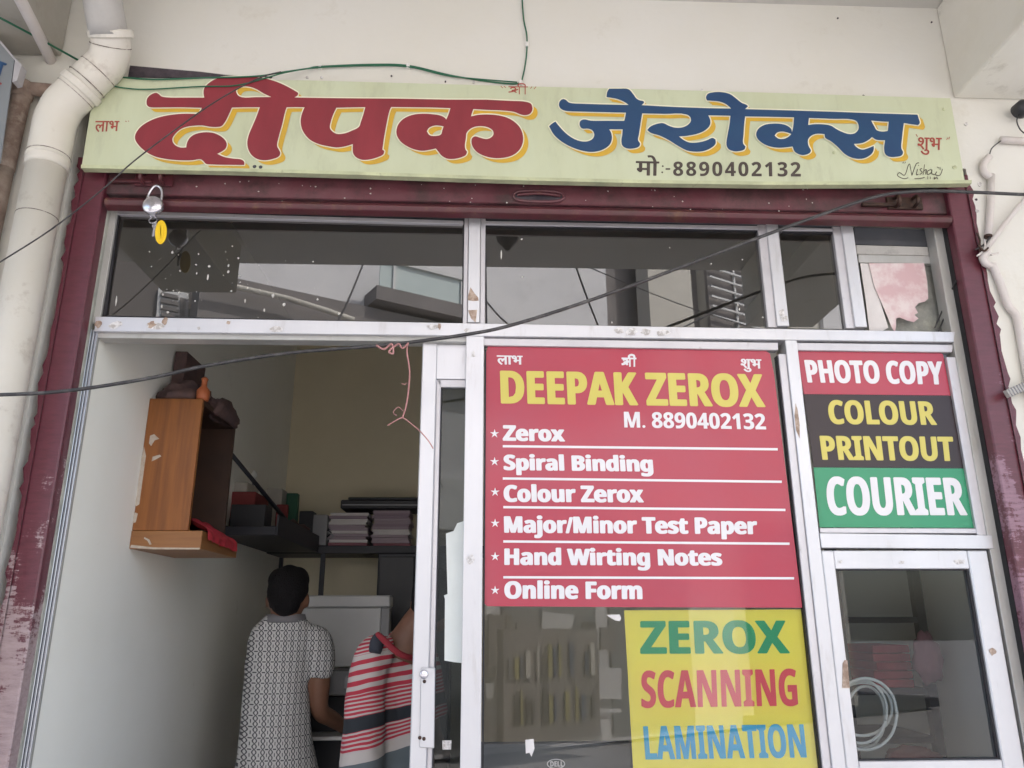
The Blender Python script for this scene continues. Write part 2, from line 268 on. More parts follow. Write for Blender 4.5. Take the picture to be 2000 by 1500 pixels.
def worn_guide(name, zlo, zhi, primer=(0.38, 0.285, 0.29)):
    """maroon paint rubbed down to pinkish primer on the lower stretch of the guide"""
    m, nt, p = nmat(name); p.inputs['Roughness'].default_value = 0.38; p.inputs['Specular IOR Level'].default_value = 0.6
    geo = N(nt, 'ShaderNodeNewGeometry'); sp = N(nt, 'ShaderNodeSeparateXYZ'); nt.links.new(geo.outputs['Position'], sp.inputs[0])
    mr = N(nt, 'ShaderNodeMapRange'); mr.inputs[1].default_value = zhi; mr.inputs[2].default_value = zlo; nt.links.new(sp.outputs[2], mr.inputs[0])
    def nz_(scale, st, det=8, rough=0.65):
        mp = N(nt, 'ShaderNodeMapping'); mp.inputs['Scale'].default_value = st; nt.links.new(geo.outputs['Position'], mp.inputs[0])
        n = N(nt, 'ShaderNodeTexNoise'); n.inputs['Scale'].default_value = scale; n.inputs['Detail'].default_value = det; n.inputs['Roughness'].default_value = rough; nt.links.new(mp.outputs[0], n.inputs[0]); return n.outputs[0]
    big = nz_(9, (1, 1, 0.4)); fine = nz_(60, (0.35, 1, 1.6), 10, 0.75)
    ma = lambda a, k, b: (lambda n: (nt.links.new(a, n.inputs[0]), n.inputs.__getitem__(1).__setattr__('default_value', k), nt.links.new(b, n.inputs[2]), n.outputs[0])[3])(N(nt, 'ShaderNodeMath', operation='MULTIPLY_ADD'))
    t = ma(mr.outputs[0], 0.42, big); t = ma(fine, 0.45, t)
    cr_ = N(nt, 'ShaderNodeValToRGB'); e = cr_.color_ramp.elements; e[0].position = 0.96; e[1].position = 1.0
    e[0].color = (0.125, 0.024, 0.039, 1); e[1].color = rgb(primer)
    sc = N(nt, 'ShaderNodeMath', operation='MULTIPLY'); sc.inputs[1].default_value = 0.92; nt.links.new(t, sc.inputs[0]); nt.links.new(sc.outputs[0], cr_.inputs[0])
    r2 = N(nt, 'ShaderNodeValToRGB'); r2.color_ramp.elements[0].position = 0.30; r2.color_ramp.elements[0].color = (0.42, 0.36, 0.38, 1); r2.color_ramp.elements[1].position = 0.60
    nt.links.new(fine, r2.inputs[0])
    mx = N(nt, 'ShaderNodeMixRGB'); mx.blend_type = 'MULTIPLY'; mx.inputs[0].default_value = 0.6
    nt.links.new(cr_.outputs[0], mx.inputs[1]); nt.links.new(r2.outputs[0], mx.inputs[2]); nt.links.new(mx.outputs[0], p.inputs['Base Color'])
    bp = N(nt, 'ShaderNodeBump'); bp.inputs['Strength'].default_value = 0.35; bp.inputs['Distance'].default_value = 0.003
    nt.links.new(t, bp.inputs['Height']); nt.links.new(bp.outputs[0], p.inputs['Normal'])
    return m
M_guideL = worn_guide('worn_maroon_guide', 1.55, 2.35)
M_guideR = worn_guide('worn_maroon_guide_right', 1.70, 2.85, (0.27, 0.14, 0.185))

# ------------------------------------------------------------------ object helpers
def tag(o, label=None, cat=None, group=None, kind=None):
    if label: o['label'] = label
    if cat: o['category'] = cat
    if group: o['group'] = group
    if kind: o['kind'] = kind
    return o
def thing(name, label, cat, loc=(0, 0, 0), group=None):
    o = bpy.data.objects.new(name, None); COL.objects.link(o); o.location = loc; o.empty_display_size = 0.05
    return tag(o, label, cat, group)
def link(name, me, m, parent=None):
    """one mesh object, origin at its own centre"""
    if len(me.vertices):
        lo = Vector((min(v.co[i] for v in me.vertices) for i in range(3))); hi = Vector((max(v.co[i] for v in me.vertices) for i in range(3)))
        c = (lo+hi)/2; me.transform(Matrix.Translation(-c))
    else: c = Vector((0, 0, 0))
    if m is not None and not me.materials: me.materials.append(m)
    o = bpy.data.objects.new(name, me); COL.objects.link(o); o.location = c
    if parent is not None:
        o.parent = parent
        t = Vector((0, 0, 0)); q = parent
        while q is not None: t += q.location; q = q.parent
        o.location = c - t
    return o
def mesh(name, vs, fs, m, parent=None, smooth=False, bevel=0.0, seg=1):
    me = bpy.data.meshes.new(name); me.from_pydata([tuple(v) for v in vs], [], fs); me.update()
    bm = bmesh.new(); bm.from_mesh(me)
    bmesh.ops.recalc_face_normals(bm, faces=bm.faces)
    if bevel > 0: bmesh.ops.bevel(bm, geom=list(bm.edges), offset=bevel, segments=seg, affect='EDGES', profile=0.5, clamp_overlap=True)
    bm.to_mesh(me); bm.free()
    if smooth: me.shade_smooth()
    return link(name, me, m, parent)
BF = [(0, 1, 2, 3), (7, 6, 5, 4), (0, 4, 5, 1), (1, 5, 6, 2), (2, 6, 7, 3), (3, 7, 4, 0)]
def hexa(name, a, b, m, parent=None, bevel=0.0, seg=1):          # two matching quads
    return mesh(name, list(a)+list(b), BF, m, parent, bevel=bevel, seg=seg)
def box(name, x0, x1, y0, y1, z0, z1, m, parent=None, bevel=0.0, seg=1):
    a = [(x0, y0, z0), (x1, y0, z0), (x1, y0, z1), (x0, y0, z1)]
    return hexa(name, a, [(x, y1, z) for x, _, z in a], m, parent, bevel, seg)
def bar(name, q, y, depth, m, parent=None, bevel=0.0015):        # photo quad on plane y, real depth behind it
    a = [U(px, py, y) for px, py in q]
    return hexa(name, a, [v+Vector((0, depth, 0)) for v in a], m, parent, bevel)
def vbar(name, px0, px1, pyref, z0, z1, y, depth, m, parent=None, bevel=0.0015):
    x0, x1 = U(px0, pyref, y).x, U(px1, pyref, y).x
    return box(name, x0, x1, y, y+depth, z0, z1, m, parent, bevel)
def poly(name, pts, y, depth, m, parent=None):                   # n-gon prism from photo outline
    a = [U(px, py, y) for px, py in pts]; n = len(a)
    b = [v+Vector((0, depth, 0)) for v in a]
    fs = [tuple(range(n)), tuple(range(2*n-1, n-1, -1))]+[(i, i+n, (i+1) % n+n, (i+1) % n) for i in range(n)]
    return mesh(name, a+b, fs, m, parent)
def sheet(name, q, y, m, parent=None):
    return mesh(name, [U(px, py, y) for px, py in q], [tuple(range(len(q)))], m, parent)
def cr(pts, n=6, closed=False):                                   # Catmull-Rom
    P = [Vector(p) for p in pts]; out = []; L = len(P)
    rng = range(L) if closed else range(L-1)
    for i in rng:
        g = (lambda k: P[k % L]) if closed else (lambda k: P[max(0, min(L-1, k))])
        a, b, c, d = g(i-1), g(i), g(i+1), g(i+2)
        for j in range(n):
            t = j/n; out.append(0.5*((2*b)+(c-a)*t+(2*a-5*b+4*c-d)*t*t+(3*b-a-3*c+d)*t*t*t))
    if not closed: out.append(P[-1])
    return out
def tube_geo(path, rad, seg=10, cap=True, flat=1.0):
    vs, fs = [], []; n = len(path); prev = None
    for i, p in enumerate(path):
        t = (path[min(n-1, i+1)]-path[max(0, i-1)])
        if t.length < 1e-9: t = Vector((0, 0, 1))
        t.normalize()
        if prev is None:
            a = Vector((0, 0, 1)) if abs(t.z) < 0.9 else Vector((0, 1, 0)); u_ = t.cross(a).normalized()
        else: u_ = (prev-t*prev.dot(t)).normalized()
        prev = u_; v_ = t.cross(u_); r = rad[i] if isinstance(rad, (list, tuple)) else rad
        for k in range(seg):
            an = 2*math.pi*k/seg; vs.append(p+u_*(r*math.cos(an))+v_*(r*flat*math.sin(an)))
    for i in range(n-1):
        for k in range(seg):
            a, b = i*seg+k, i*seg+(k+1) % seg; fs.append((a, b, b+seg, a+seg))
    if cap: fs += [tuple(range(seg)), tuple(range((n-1)*seg, n*seg))[::-1]]
    return vs, fs
def tube(name, pts, rad, m, parent=None, smooth=6, seg=10):
    path = cr(pts, smooth) if smooth > 1 else [Vector(p) for p in pts]
    if isinstance(rad, (list, tuple)):
        k = len(path); rr = []
        for i in range(k):
            t = i/(k-1)*(len(rad)-1); j = min(len(rad)-2, int(t)); rr.append(rad[j]+(rad[j+1]-rad[j])*(t-j))
        rad = rr
    vs, fs = tube_geo(path, rad, seg); return mesh(name, vs, fs, m, parent, smooth=True)
def lathe(name, prof, origin, m, parent=None, seg=20, axis='Z', smooth=True):
    vs, fs = [], []; n = len(prof); o = Vector(origin)
    for r, h in prof:
        for k in range(seg):
            a = 2*math.pi*k/seg; c, s = r*math.cos(a), r*math.sin(a)
            vs.append(o+(Vector((c, s, h)) if axis == 'Z' else Vector((c, h, s)) if axis == 'Y' else Vector((h, c, s))))
    for i in range(n-1):
        for k in range(seg):
            a, b = i*seg+k, i*seg+(k+1) % seg; fs.append((a, b, b+seg, a+seg))
    fs += [tuple(range(seg)), tuple(range((n-1)*seg, n*seg))]
    return mesh(name, vs, fs, m, parent, smooth=smooth)
def merge(geos):
    V, Fs = [], []
    for vs, fs in geos:
        k = len(V); V += vs; Fs += [tuple(i+k for i in f) for f in fs]
    return V, Fs

# flat lettering ---------------------------------------------------------------
def fill2d(loops):
    """triangulated fill of closed 2-D loops (outer + holes)"""
    c = bpy.data.curves.new('tmp', 'CURVE'); c.dimensions = '2D'; c.fill_mode = 'BOTH'
    for lp in loops:
        s = c.splines.new('POLY'); s.points.add(len(lp)-1); s.use_cyclic_u = True
        for i, p in enumerate(lp): s.points[i].co = (p[0], p[1], 0, 1)
    o = bpy.data.objects.new('tmp', c); COL.objects.link(o); dg = bpy.context.evaluated_depsgraph_get()
    me = o.evaluated_get(dg).to_mesh(); V = [(v.co.x, v.co.y) for v in me.vertices]; Fs = [tuple(p.vertices) for p in me.polygons]
    o.evaluated_get(dg).to_mesh_clear(); bpy.data.objects.remove(o); bpy.data.curves.remove(c)
    return V, Fs
def bold(s):
    r = ''
    for ch in s:
        if 'A' <= ch <= 'Z': r += chr(0x1D5D4+ord(ch)-65)
        elif 'a' <= ch <= 'z': r += chr(0x1D5EE+ord(ch)-97)
        elif '0' <= ch <= '9': r += chr(0x1D7EC+ord(ch)-48)
        else: r += ch
    return r
def text2d(s, spacing=1.0):
    c = bpy.data.curves.new('tmp', 'FONT'); c.body = s; c.size = 1; c.space_character = spacing; c.resolution_u = 3
    o = bpy.data.objects.new('tmp', c); COL.objects.link(o); dg = bpy.context.evaluated_depsgraph_get()
    me = o.evaluated_get(dg).to_mesh(); V = [(v.co.x, v.co.y) for v in me.vertices]; Fs = [tuple(p.vertices) for p in me.polygons]
    o.evaluated_get(dg).to_mesh_clear(); bpy.data.objects.remove(o); bpy.data.curves.remove(c)
    return V, Fs
def stack_layers(V, Fs, offs, y, step, name, m, parent):
    """the same flat print laid in a few hair-thin coats, each shifted by a fraction of a stroke (px space)"""
    vs, fs = [], []
    for i, (dx, dy) in enumerate(offs):
        k = len(vs); vs += [U(px+dx, py+dy, y-step*i) for px, py in V]; fs += [tuple(a+k for a in f) for f in Fs]
    return mesh(name, vs, fs, m, parent)
def lettering(name, s, q, y, m, parent, heavy=0.0, spacing=1.0, plain=False):
    V, Fs = text2d(s if plain else bold(s), spacing)
    x0, x1 = min(v[0] for v in V), max(v[0] for v in V); y0, y1 = min(v[1] for v in V), max(v[1] for v in V)
    (ax, ay), (bx, by), (cx, cy), (dx, dy) = q
    P2 = []
    for x, yy in V:
        a, b = (x-x0)/(x1-x0), (y1-yy)/(y1-y0)
        P2.append(((ax*(1-a)+bx*a)*(1-b)+(dx*(1-a)+cx*a)*b, (ay*(1-a)+by*a)*(1-b)+(dy*(1-a)+cy*a)*b))
    offs = [(0, 0)] if heavy == 0 else [(heavy*math.cos(t*math.pi/3), 0.45*heavy*math.sin(t*math.pi/3)) for t in range(6)]+[(0, 0)]
    return stack_layers(P2, Fs, offs, y, 0.00012, name, m, parent)
def ribbon2d(pts, wd, n=5):
    """brush stroke: polyline -> strip quads, width in px (constant or per point)"""
    P = cr([(p[0], p[1], 0) for p in pts], n) if len(pts) > 2 else [Vector((p[0], p[1], 0)) for p in pts]
    V, Fs = [], []; L = len(P)
    for i, p in enumerate(P):
        t = (P[min(L-1, i+1)]-P[max(0, i-1)]).normalized(); nn = Vector((-t.y, t.x, 0)); a = wd/2*(0.75 if i in (0, L-1) else 1)
        V += [(p.x+nn.x*a, p.y+nn.y*a), (p.x-nn.x*a, p.y-nn.y*a)]
    for i in range(L-1): Fs.append((2*i, 2*i+1, 2*i+3, 2*i+2))
    return V, Fs
def strokes(name, lst, wd, y, m, parent, xf=lambda p: p):
    vs, fs = [], []
    for i, st in enumerate(lst):
        V, Fs = ribbon2d([xf(p) for p in st], wd); k = len(vs)
        vs += [U(px, py, y-0.00015*i) for px, py in V]; fs += [tuple(a+k for a in f) for f in Fs]
    return mesh(name, vs, fs, m, parent)

# ================================================================== SETTING
YW = -0.06                                       # face of the outer plaster wall
XL, XR, YB = -1.18, 1.60, 2.5                     # shop room
st = mesh('street', [(-60, -60, 0), (60, -60, 0), (60, 60, 0), (-60, 60, 0)], [(0, 1, 2, 3)], M_street); tag(st, kind='structure')
pl = box('pavement', -6, 6, -1.3, YB+0.3, 0.004, 0.15, M_floor, bevel=0.01); tag(pl, kind='structure')
bld = thing('shop_building', 'cream plastered shop building with a projecting slab over the shop front', 'building', (0, 0, 0.15))
gxl, gxr = U(108, 655, YW).x, U(1955, 700, YW).x
gx0 = U(150, 400, -0.055).x - 0.004
gx1 = U(1915, 500, -0.055).x + 0.004
box('outer_wall', -9.0, gx0-0.03, YW, 0.07, 0.15, 3.70, M_wall, bld)
box('outer_wall', gx1, 9.0, YW, 0.10, 0.15, 3.70, M_wall, bld)
box('lintel_wall', gx0, gx1, YW, 0.02, 3.045, 3.70, M_wall, bld)
box('canopy_slab', -9.0, 9.0, -2.1, 2.9, 3.70, 3.85, M_ceil, bld)
xb0, xb1 = -1.40, U(1862, 193, YW).x
box('cantilever_beam', xb0-0.42, xb0, -1.86, YW-0.001, 3.40, 3.699, M_beaml, bld, bevel=0.006)
box('cantilever_beam', xb1, xb1+0.42, -2.09, YW-0.001, U(1862, 193, YW).z, 3.699, M_beam, bld, bevel=0.006)
box('sun_block_storey', -9.0, 9.0, 0.3, 4.0, 3.85, 5.6, M_wall, bld)  # unseen block, added to keep the sun off the shop front
box('side_wall', XL-0.12, XL, 0.0245, YB, 0.15, 3.70, M_room, bld)
box('side_wall', XR, XR+0.12, 0.101, YB, 0.15, 3.70, M_room, bld)
box('back_wall', XL-0.12, XR+0.12, YB, YB+0.12, 0.15, 3.70, M_rback, bld)
box('room_ceiling', XL, XR, 0.10, YB, 3.40, 3.46, M_ceil, bld)
# near-black strip along the gap where the board's top stands off
poly('gap_strip', [(254, 128), (300, 132), (345, 136), (392, 140), (440, 146), (500, 149), (532, 149), (528, 153), (300, 151), (250, 150)], YW-0.004, 0.006, M_gap, bld)
for (px, py, r) in [(1873, 50, 9), (1876, 66, 10), (1636, 36, 4), (1819, 44, 4), (1886, 243, 8), (1913, 360, 10), (1906, 390, 5), (1908, 413, 8), (600, 152, 6), (628, 152, 6), (1686, 188, 5), (765, 149, 4), (870, 160, 4), (925, 161, 6), (1371, 177, 6)]:
    c = U(px, py, YW); rr = r/F*2.6*0.5
    pts = [c+Vector((rr*(0.7+0.5*random.random())*math.cos(a), -0.003, rr*(0.7+0.5*random.random())*math.sin(a))) for a in [k*math.pi/4 for k in range(8)]]
    b2 = [v+Vector((0, 0.004, 0)) for v in pts]
    mesh('wall_plug', pts+b2, [tuple(range(8)), tuple(range(15, 7, -1))]+[(i, i+8, (i+1) % 8+8, (i+1) % 8) for i in range(8)], M_tapeg if r > 5 else M_gap, bld)

# ------------------------------------------------------------------ house across the street (seen only in the panes)
opp = thing('opposite_house', 'grey stucco house across the street, mirrored in the upper panes', 'building', MS(0, 0))
def oq(name, q, out, depth, m, parent=None):
    a = [MU(px, py, out) for px, py in q]; nb = Vector((MN.x, -MN.y, 0))*depth
    return hexa(name, a, [v+nb for v in a], m, parent or opp)
def orow(name, s0, s1, z0, z1, out, depth, m, parent=None):
    a = [MS(s0, z0, out), MS(s1, z0, out), MS(s1, z1, out), MS(s0, z1, out)]; nb = Vector((MN.x, -MN.y, 0))*depth
    return hexa(name, a, [v+nb for v in a], m, parent or opp)
def sz(px, py, out=0.0):
    p = MU(px, py, out); q = Vector((p.x, -p.y, 0))-MP; return q.dot(MD), p.z
sA, zA = sz(453, 560); sB, zB = sz(1185, 560); sC, _ = sz(1268, 560); sD, _ = sz(1352, 560); sE, _ = sz(1383, 560)
ZT = 8.2; sEnd = sz(1720, 560)[0]
zband1 = sz(735, 600, 0.25)[1]; zband0 = zband1-0.75
orow('grey_wall', sA, sB, zband1, ZT, 0, 0.3, M_owall)
orow('recess_wall', sB-1.2, sC+1.2, zband0, ZT, -0.5, 0.3, M_oband)
orow('cream_wall', sC, sD, zband0, ZT, 0, 0.3, M_ocream)
orow('dark_reveal', sD-0.6, sE+0.6, zband0, ZT, -0.25, 0.3, M_oband)
orow('brown_wall', sE, sEnd, 3.2, ZT, -0.05, 0.3, M_ocream)
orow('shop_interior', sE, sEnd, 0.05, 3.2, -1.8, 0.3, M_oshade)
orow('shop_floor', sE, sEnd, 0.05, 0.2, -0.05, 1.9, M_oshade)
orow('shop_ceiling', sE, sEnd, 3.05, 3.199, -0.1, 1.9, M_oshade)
for k in range(2): orow('shop_pier', sE+0.02+k*2.6, sE+0.32+k*2.6, 0.05, 3.199, -0.06, 0.4, M_ocream)
orow('floor_band', sA-0.4, sB, zband0, zband1, 0.25, 0.5, M_oband)
orow('lower_wall', sA, sE, 0.05, zband0, 0.0, 0.3, M_owall)
orow('end_wall', sz(150, 560, -0.4)[0], sA-0.001, 0.05, max(MU(150, 470, -0.4).z, MU(453, 470, -0.4).z)+0.15, -0.4, 0.3, M_odark)
tube('rain_pipe', [MU(395, 545, 0.4), MU(560, 580, 0.4), MU(690, 622, 0.4)], 0.035, M_ocream, opp, smooth=2, seg=8)
# balcony
bs0, _ = sz(735, 560, 0.4); bs1 = sz(942, 640, 0.4)[0]; bz = sz(742, 555, 0.4)[1]; bzl = sz(745, 583, 0.4)[1]; bzt = sz(742, 503, 0.4)[1]
orow('balcony_slab', bs0, bs1, bzl, bz, 0.4, 0.4, M_oband)
orow('railing_pane', bs0+0.05, bs1, bz+0.02, bzt, 0.36, 0.02, M_orail)
for k in range(2): orow('railing_post', bs0+0.22+k*0.98, bs0+0.26+k*0.98, bz, bzt-0.02, 0.385, 0.02, M_owhite)
orow('railing_bar', bs0, bs1, bzt, bzt+0.05, 0.4, 0.06, M_owhite)
# barred window on the right
ws0, wz1 = sz(1378, 512); ws1 = sz(1476, 540)[0]
orow('window_opening', ws0, ws1, wz1-1.2, wz1+0.35, 0.02, 0.06, M_oband)
for k in range(8): orow('window_bar', ws0, ws1, wz1+0.25-k*0.185, wz1+0.285-k*0.185, 0.10, 0.03, M_owhite)
orow('window_bar', (ws0+ws1)/2-0.02, (ws0+ws1)/2+0.02, wz1-1.2, wz1+0.35, 0.07, 0.03, M_owhite)
oq('louvre_frame', [(307, 558), (366, 570), (364, 625), (302, 620)], -0.34, 0.06, M_owhite)
for k in range(4): oq('louvre_slat', [(312, 567+k*13), (346, 574+k*13), (346, 581+k*13), (311, 574+k*13)], -0.31, 0.03, M_oband)
oq('louvre_pane', [(350, 578), (361, 580), (359, 622), (349, 620)], -0.31, 0.03, M_oband)
oq('meter_box', [(408, 572), (446, 580), (444, 625), (405, 622)], -0.2, 0.2, M_owhite)
oq('meter_label', [(418, 590), (434, 593), (433, 607), (417, 604)], -0.19, 0.005, M_oband)
oq('pale_panel', [(1601, 506), (1690, 520), (1700, 660), (1612, 652)], 0.04, 0.08, M_owall)
oq('wall_patch', [(1555, 560), (1600, 575), (1600, 600), (1556, 600)], 0.02, 0.06, M_odark)
oq('door_panel', [(1060, 1195), (1120, 1200), (1118, 1290), (1058, 1290)], 0.09, 0.04, M_owhite)
for k, (a_, b_, c_, d_) in enumerate([(955, 985, 1200, 1300), (990, 1000, 1200, 1420), (1130, 1215, 1305, 1365), (1010, 1050, 1215, 1245), (1140, 1165, 1215, 1250), (1175, 1205, 1225, 1270), (1145, 1215, 1385, 1392), (960, 1120, 1400, 1406)]):
    oq('street_panel', [(a_, c_), (b_, c_+1), (b_, d_+1), (a_, d_)], 0.14+0.02*k, 0.05, [M_oband, M_odark, M_owall, M_oband, M_oshade, M_oband, M_owall, M_owall][k])
# street-level shop fronts opposite
for k in range(6):
    s0 = sA+0.2+k*1.75
    if s0+1.5 > sE: break
    sh = orow('shop_shutter', s0, s0+1.5, 0.15, 2.6, 0.04, 0.06, M_oshut)
    orow('shop_fascia', s0-0.05, s0+1.55, 2.7, 3.35, 0.12, 0.1, [M_ocream, M_owhite, M_oshut][k % 3])
rs0 = sz(1000, 1330, 0.8)[0]
rack = thing('magazine_rack', 'dark rack of magazines with yellow spines, mirrored in the big lower pane', 'rack', MS(rs0, 0.0, 0.8))
orow('rack_frame', rs0-0.05, rs0+1.35, 0.25, 1.5, 0.7, 0.15, M_oband, rack)
for k in range(16):
    for r_ in (0, 1):
        if random.random() < 0.35: continue
        orow('magazine', rs0+k*0.08, rs0+k*0.08+random.choice([0.03, 0.05, 0.06]), 0.45+r_*0.5, random.uniform(0.66, 0.84)+r_*0.5, 0.74, 0.03, random.choice([M_ocream, M_yspine, M_dark, M_blue, M_dark, M_oshut]), rack)
# poles and cables over the street
q = U(992, 462, 1.0); lp = Vector((q.x, -1.0, q.z))
pole = thing('hanging_lamp', 'dark pendant lamp under the slab, mirrored at the top left of the middle pane', 'lamp', lp)
lathe('shade', [(0.012, -0.05), (0.02, -0.035), (0.05, 0.0), (0.054, 0.02), (0.03, 0.035)], lp, M_dark, pole)
tube('cord', [lp+Vector((0, 0, 0.03)), Vector((lp.x, lp.y, 3.699))], 0.004, M_dark, pole, smooth=1, seg=6)
for i, (a, b, r) in enumerate([((1100, 440), (1180, 660), 0.011), ((640, 660), (720, 480), 0.009), ((930, 560), (1020, 650), 0.009), ((1120, 505), (1480, 640), 0.006), ((1240, 680), (1500, 545), 0.009)]):
    o = tube('street_cable', [MU(a[0], a[1], 3.2), (MU(a[0], a[1], 3.2)+MU(b[0], b[1], 2.6))/2-Vector((0, 0, 0.05)), MU(b[0], b[1], 2.6)], r, M_wire, smooth=4, seg=6)
    tag(o, ['steep dark cable mirrored left of the barred window, in the wide middle pane', 'dark cable mirrored on the grey wall beside the glass balcony', 'dark cable mirrored in the lower left corner of the middle pane', 'thin cable mirrored across the grey and cream walls of the middle pane', 'cable mirrored below the barred window in the middle pane'][i], 'cable', 'cables over the street')

# ================================================================== SHOP FRONT
# ---- rolling shutter
sh = thing('roller_shutter', 'maroon rolling shutter raised above the glass, with guide channels down both sides', 'shutter', (0.17, 0, 0.15))
ZS = U(1000, 360, -0.05).z
vbar('guide_channel', 150, 197, 400, 0.15, 3.06, -0.055, 0.09, M_guideL, sh, 0.004)
vbar('guide_channel', 1873, 1915, 500, 0.15, 3.06, -0.055, 0.09, M_guideR, sh, 0.004)
vbar('guide_slot', 197.5, 204, 400, 0.15, 2.95, -0.02, 0.06, M_black, sh, 0)
vbar('guide_slot', 1858, 1873, 500, 0.15, 2.95, -0.02, 0.06, M_black, sh, 0)
bar('bottom_slat', [(196, 336), (1878, 373), (1872, 418), (193, 378)], -0.035, 0.05, M_purple, sh, 0.003)
zA_, zB_ = U(205, 393, -0.055), U(1858, 428, -0.055)
dirv = (zB_-zA_)
lipv = [(0.012, 0.018), (-0.012, 0.014), (-0.022, 0.0), (-0.014, -0.014), (0.012, -0.022)]
V = []
for e in (zA_, zB_): V += [e+Vector((0, 0.012+a, b)) for a, b in lipv]
mesh('bottom_lip', V, [(0, 1, 2, 3, 4), (9, 8, 7, 6, 5)]+[(i, i+5, (i+1) % 5+5, (i+1) % 5) for i in range(5)], M_lip, sh, bevel=0.003, seg=2)
bar('shutter_slat', [(196, 300), (1880, 322), (1878, 385), (196, 352)], -0.005, 0.02, M_gap, sh, 0.002)  # near-black colour stands in for the contact shadow under the sign
# ragged brush line where the maroon ran onto the plaster
for (pxa, pya, sgn) in [(150, 400, -1), (1915, 500, 1)]:
    xg = U(pxa, pya, -0.055).x; zz_ = 3.02; V, Fs = [], []
    while zz_ > 1.15:
        V += [(xg+sgn*(0.004+0.014*random.random()**2), YW-0.0012, zz_), (xg-sgn*0.006, YW-0.0012, zz_)]; zz_ -= random.uniform(0.012, 0.04)
    for k in range(len(V)//2-1): Fs.append((2*k, 2*k+1, 2*k+3, 2*k+2))
    mesh('paint_edge', V, Fs, M_guideL, sh)
# pull handle: pressed oval with a rim
hc = U(1052, 384, -0.037); rimp = []
for k in range(28):
    a = 2*math.pi*k/28; ca, sa = math.cos(a), math.sin(a)
    rimp.append(hc+Vector((0.082*abs(ca)**0.6*(1 if ca > 0 else -1), -0.002, 0.020*abs(sa)**0.8*(1 if sa > 0 else -1))))
vs, fs = tube_geo(rimp+[rimp[0]], 0.0055, 8, cap=False); hd = mesh('pull_handle', vs, fs, M_purple, sh, smooth=True)
mesh('handle_recess', [v+Vector((0, 0.0012, 0)) for v in rimp], [tuple(range(28))], M_gap, hd)
tube('handle_grip', [hc+Vector((-0.07, -0.006, 0.001)), hc+Vector((0, -0.014, 0.003)), hc+Vector((0.07, -0.006, 0.001))], 0.005, M_lip, hd, seg=8)
# hasps
def hasp(px, py):
    c = U(px, py, -0.036); h = thing_part('hasp', sh, c)
    return h
def plate(name, px, py, w_, h_, y, d, m, parent, bevel=0.002):
    c = U(px, py, y); return box(name, c.x-w_/2, c.x+w_/2, y, y+d, c.z-h_/2, c.z+h_/2, m, parent, bevel)
for (px, py, mm) in [(300, 350, M_lip), (1768, 396, M_dsteel)]:
    h = plate('hasp_plate', px, py, 0.12, 0.045, -0.044, 0.01, mm, sh)
    c = U(px, py, -0.05)
    for dx in (-0.032, 0.030):
        tube('hasp_loop', [c+Vector((dx, 0.004, -0.015)), c+Vector((dx, -0.022, -0.008)), c+Vector((dx, -0.022, 0.012)), c+Vector((dx, 0.004, 0.018))], 0.006, mm, h, seg=8)
    plate('bolt_bar', px-45, py+2, 0.13, 0.012, -0.052, 0.014, mm, h)
if True:
    for k in range(46):
        px = random.uniform(330, 1720); py = 322+(px-196)*0.0155+random.uniform(24, 70); c = U(px, py, -0.0362); r = random.uniform(0.0012, 0.0032)
        mesh('paint_fleck', [c+Vector((r*math.cos(a)*random.uniform(.6, 1.4), 0, r*math.sin(a)*random.uniform(.6, 1.3))) for a in [i*math.pi/3 for i in range(6)]], [tuple(range(6))], M_speck, sh)

# ---- padlock and key bunch
lc = U(299, 402, -0.085)
pk = thing('padlock', 'round steel padlock hanging open from the left shutter hasp', 'padlock', lc)
lathe('lock_body', [(0.006, -0.013), (0.026, -0.012), (0.031, -0.007), (0.032, 0), (0.031, 0.007), (0.026, 0.012), (0.006, 0.013)], lc, M_chrome, pk, seg=28, axis='Y')
tube('shackle', [lc+Vector((-0.020, 0, 0.012)), lc+Vector((-0.017, 0, 0.045)), lc+Vector((-0.004, 0, 0.068)), lc+Vector((0.012, 0, 0.066)), lc+Vector((0.022, 0, 0.045)), lc+Vector((0.022, 0, 0.005))], 0.0042, M_chrome, pk, seg=10)
box('keyway', lc.x-0.004, lc.x+0.012, lc.y-0.008, lc.y+0.008, lc.z-0.040, lc.z-0.026, M_chrome, pk, 0.002)
kc = U(314, 453, -0.085)
kb = thing('key_bunch', 'steel keys on a ring with a yellow oval plastic tag below the padlock', 'keys', kc)
ring = [lc+Vector((0.006+0.012*math.cos(a), 0.004*math.sin(a), -0.050+0.012*math.sin(a))) for a in [2*math.pi*k/16 for k in range(17)]]
vs, fs = tube_geo(ring, 0.0014, 6, cap=False); mesh('key_ring', vs, fs, M_chrome, kb, smooth=True)
def oval(name, c, rx, rz, th, tilt, m, parent):
    pts = []
    for k in range(24):
        a = 2*math.pi*k/24; x, z = rx*math.cos(a), rz*math.sin(a); pts.append(c+Vector((x*math.cos(tilt)-z*math.sin(tilt), 0, x*math.sin(tilt)+z*math.cos(tilt))))
    b = [v+Vector((0, th, 0)) for v in pts]
    return mesh(name, pts+b, [tuple(range(24)), tuple(range(47, 23, -1))]+[(i, i+24, (i+1) % 24+24, (i+1) % 24) for i in range(24)], m, parent, bevel=0.0006)
tg = oval('plastic_tag', kc, 0.0175, 0.041, 0.004, 0.10, M_tag, kb)
oval('tag_slot', kc+Vector((0, -0.0012, 0)), 0.0016, 0.026, 0.0016, 0.16, M_tagd, tg)
oval('tag_rim', kc+Vector((0, -0.0012, 0.0)), 0.0105, 0.032, 0.0008, 0.10, M_tag, tg)
k0 = U(302, 440, -0.083)
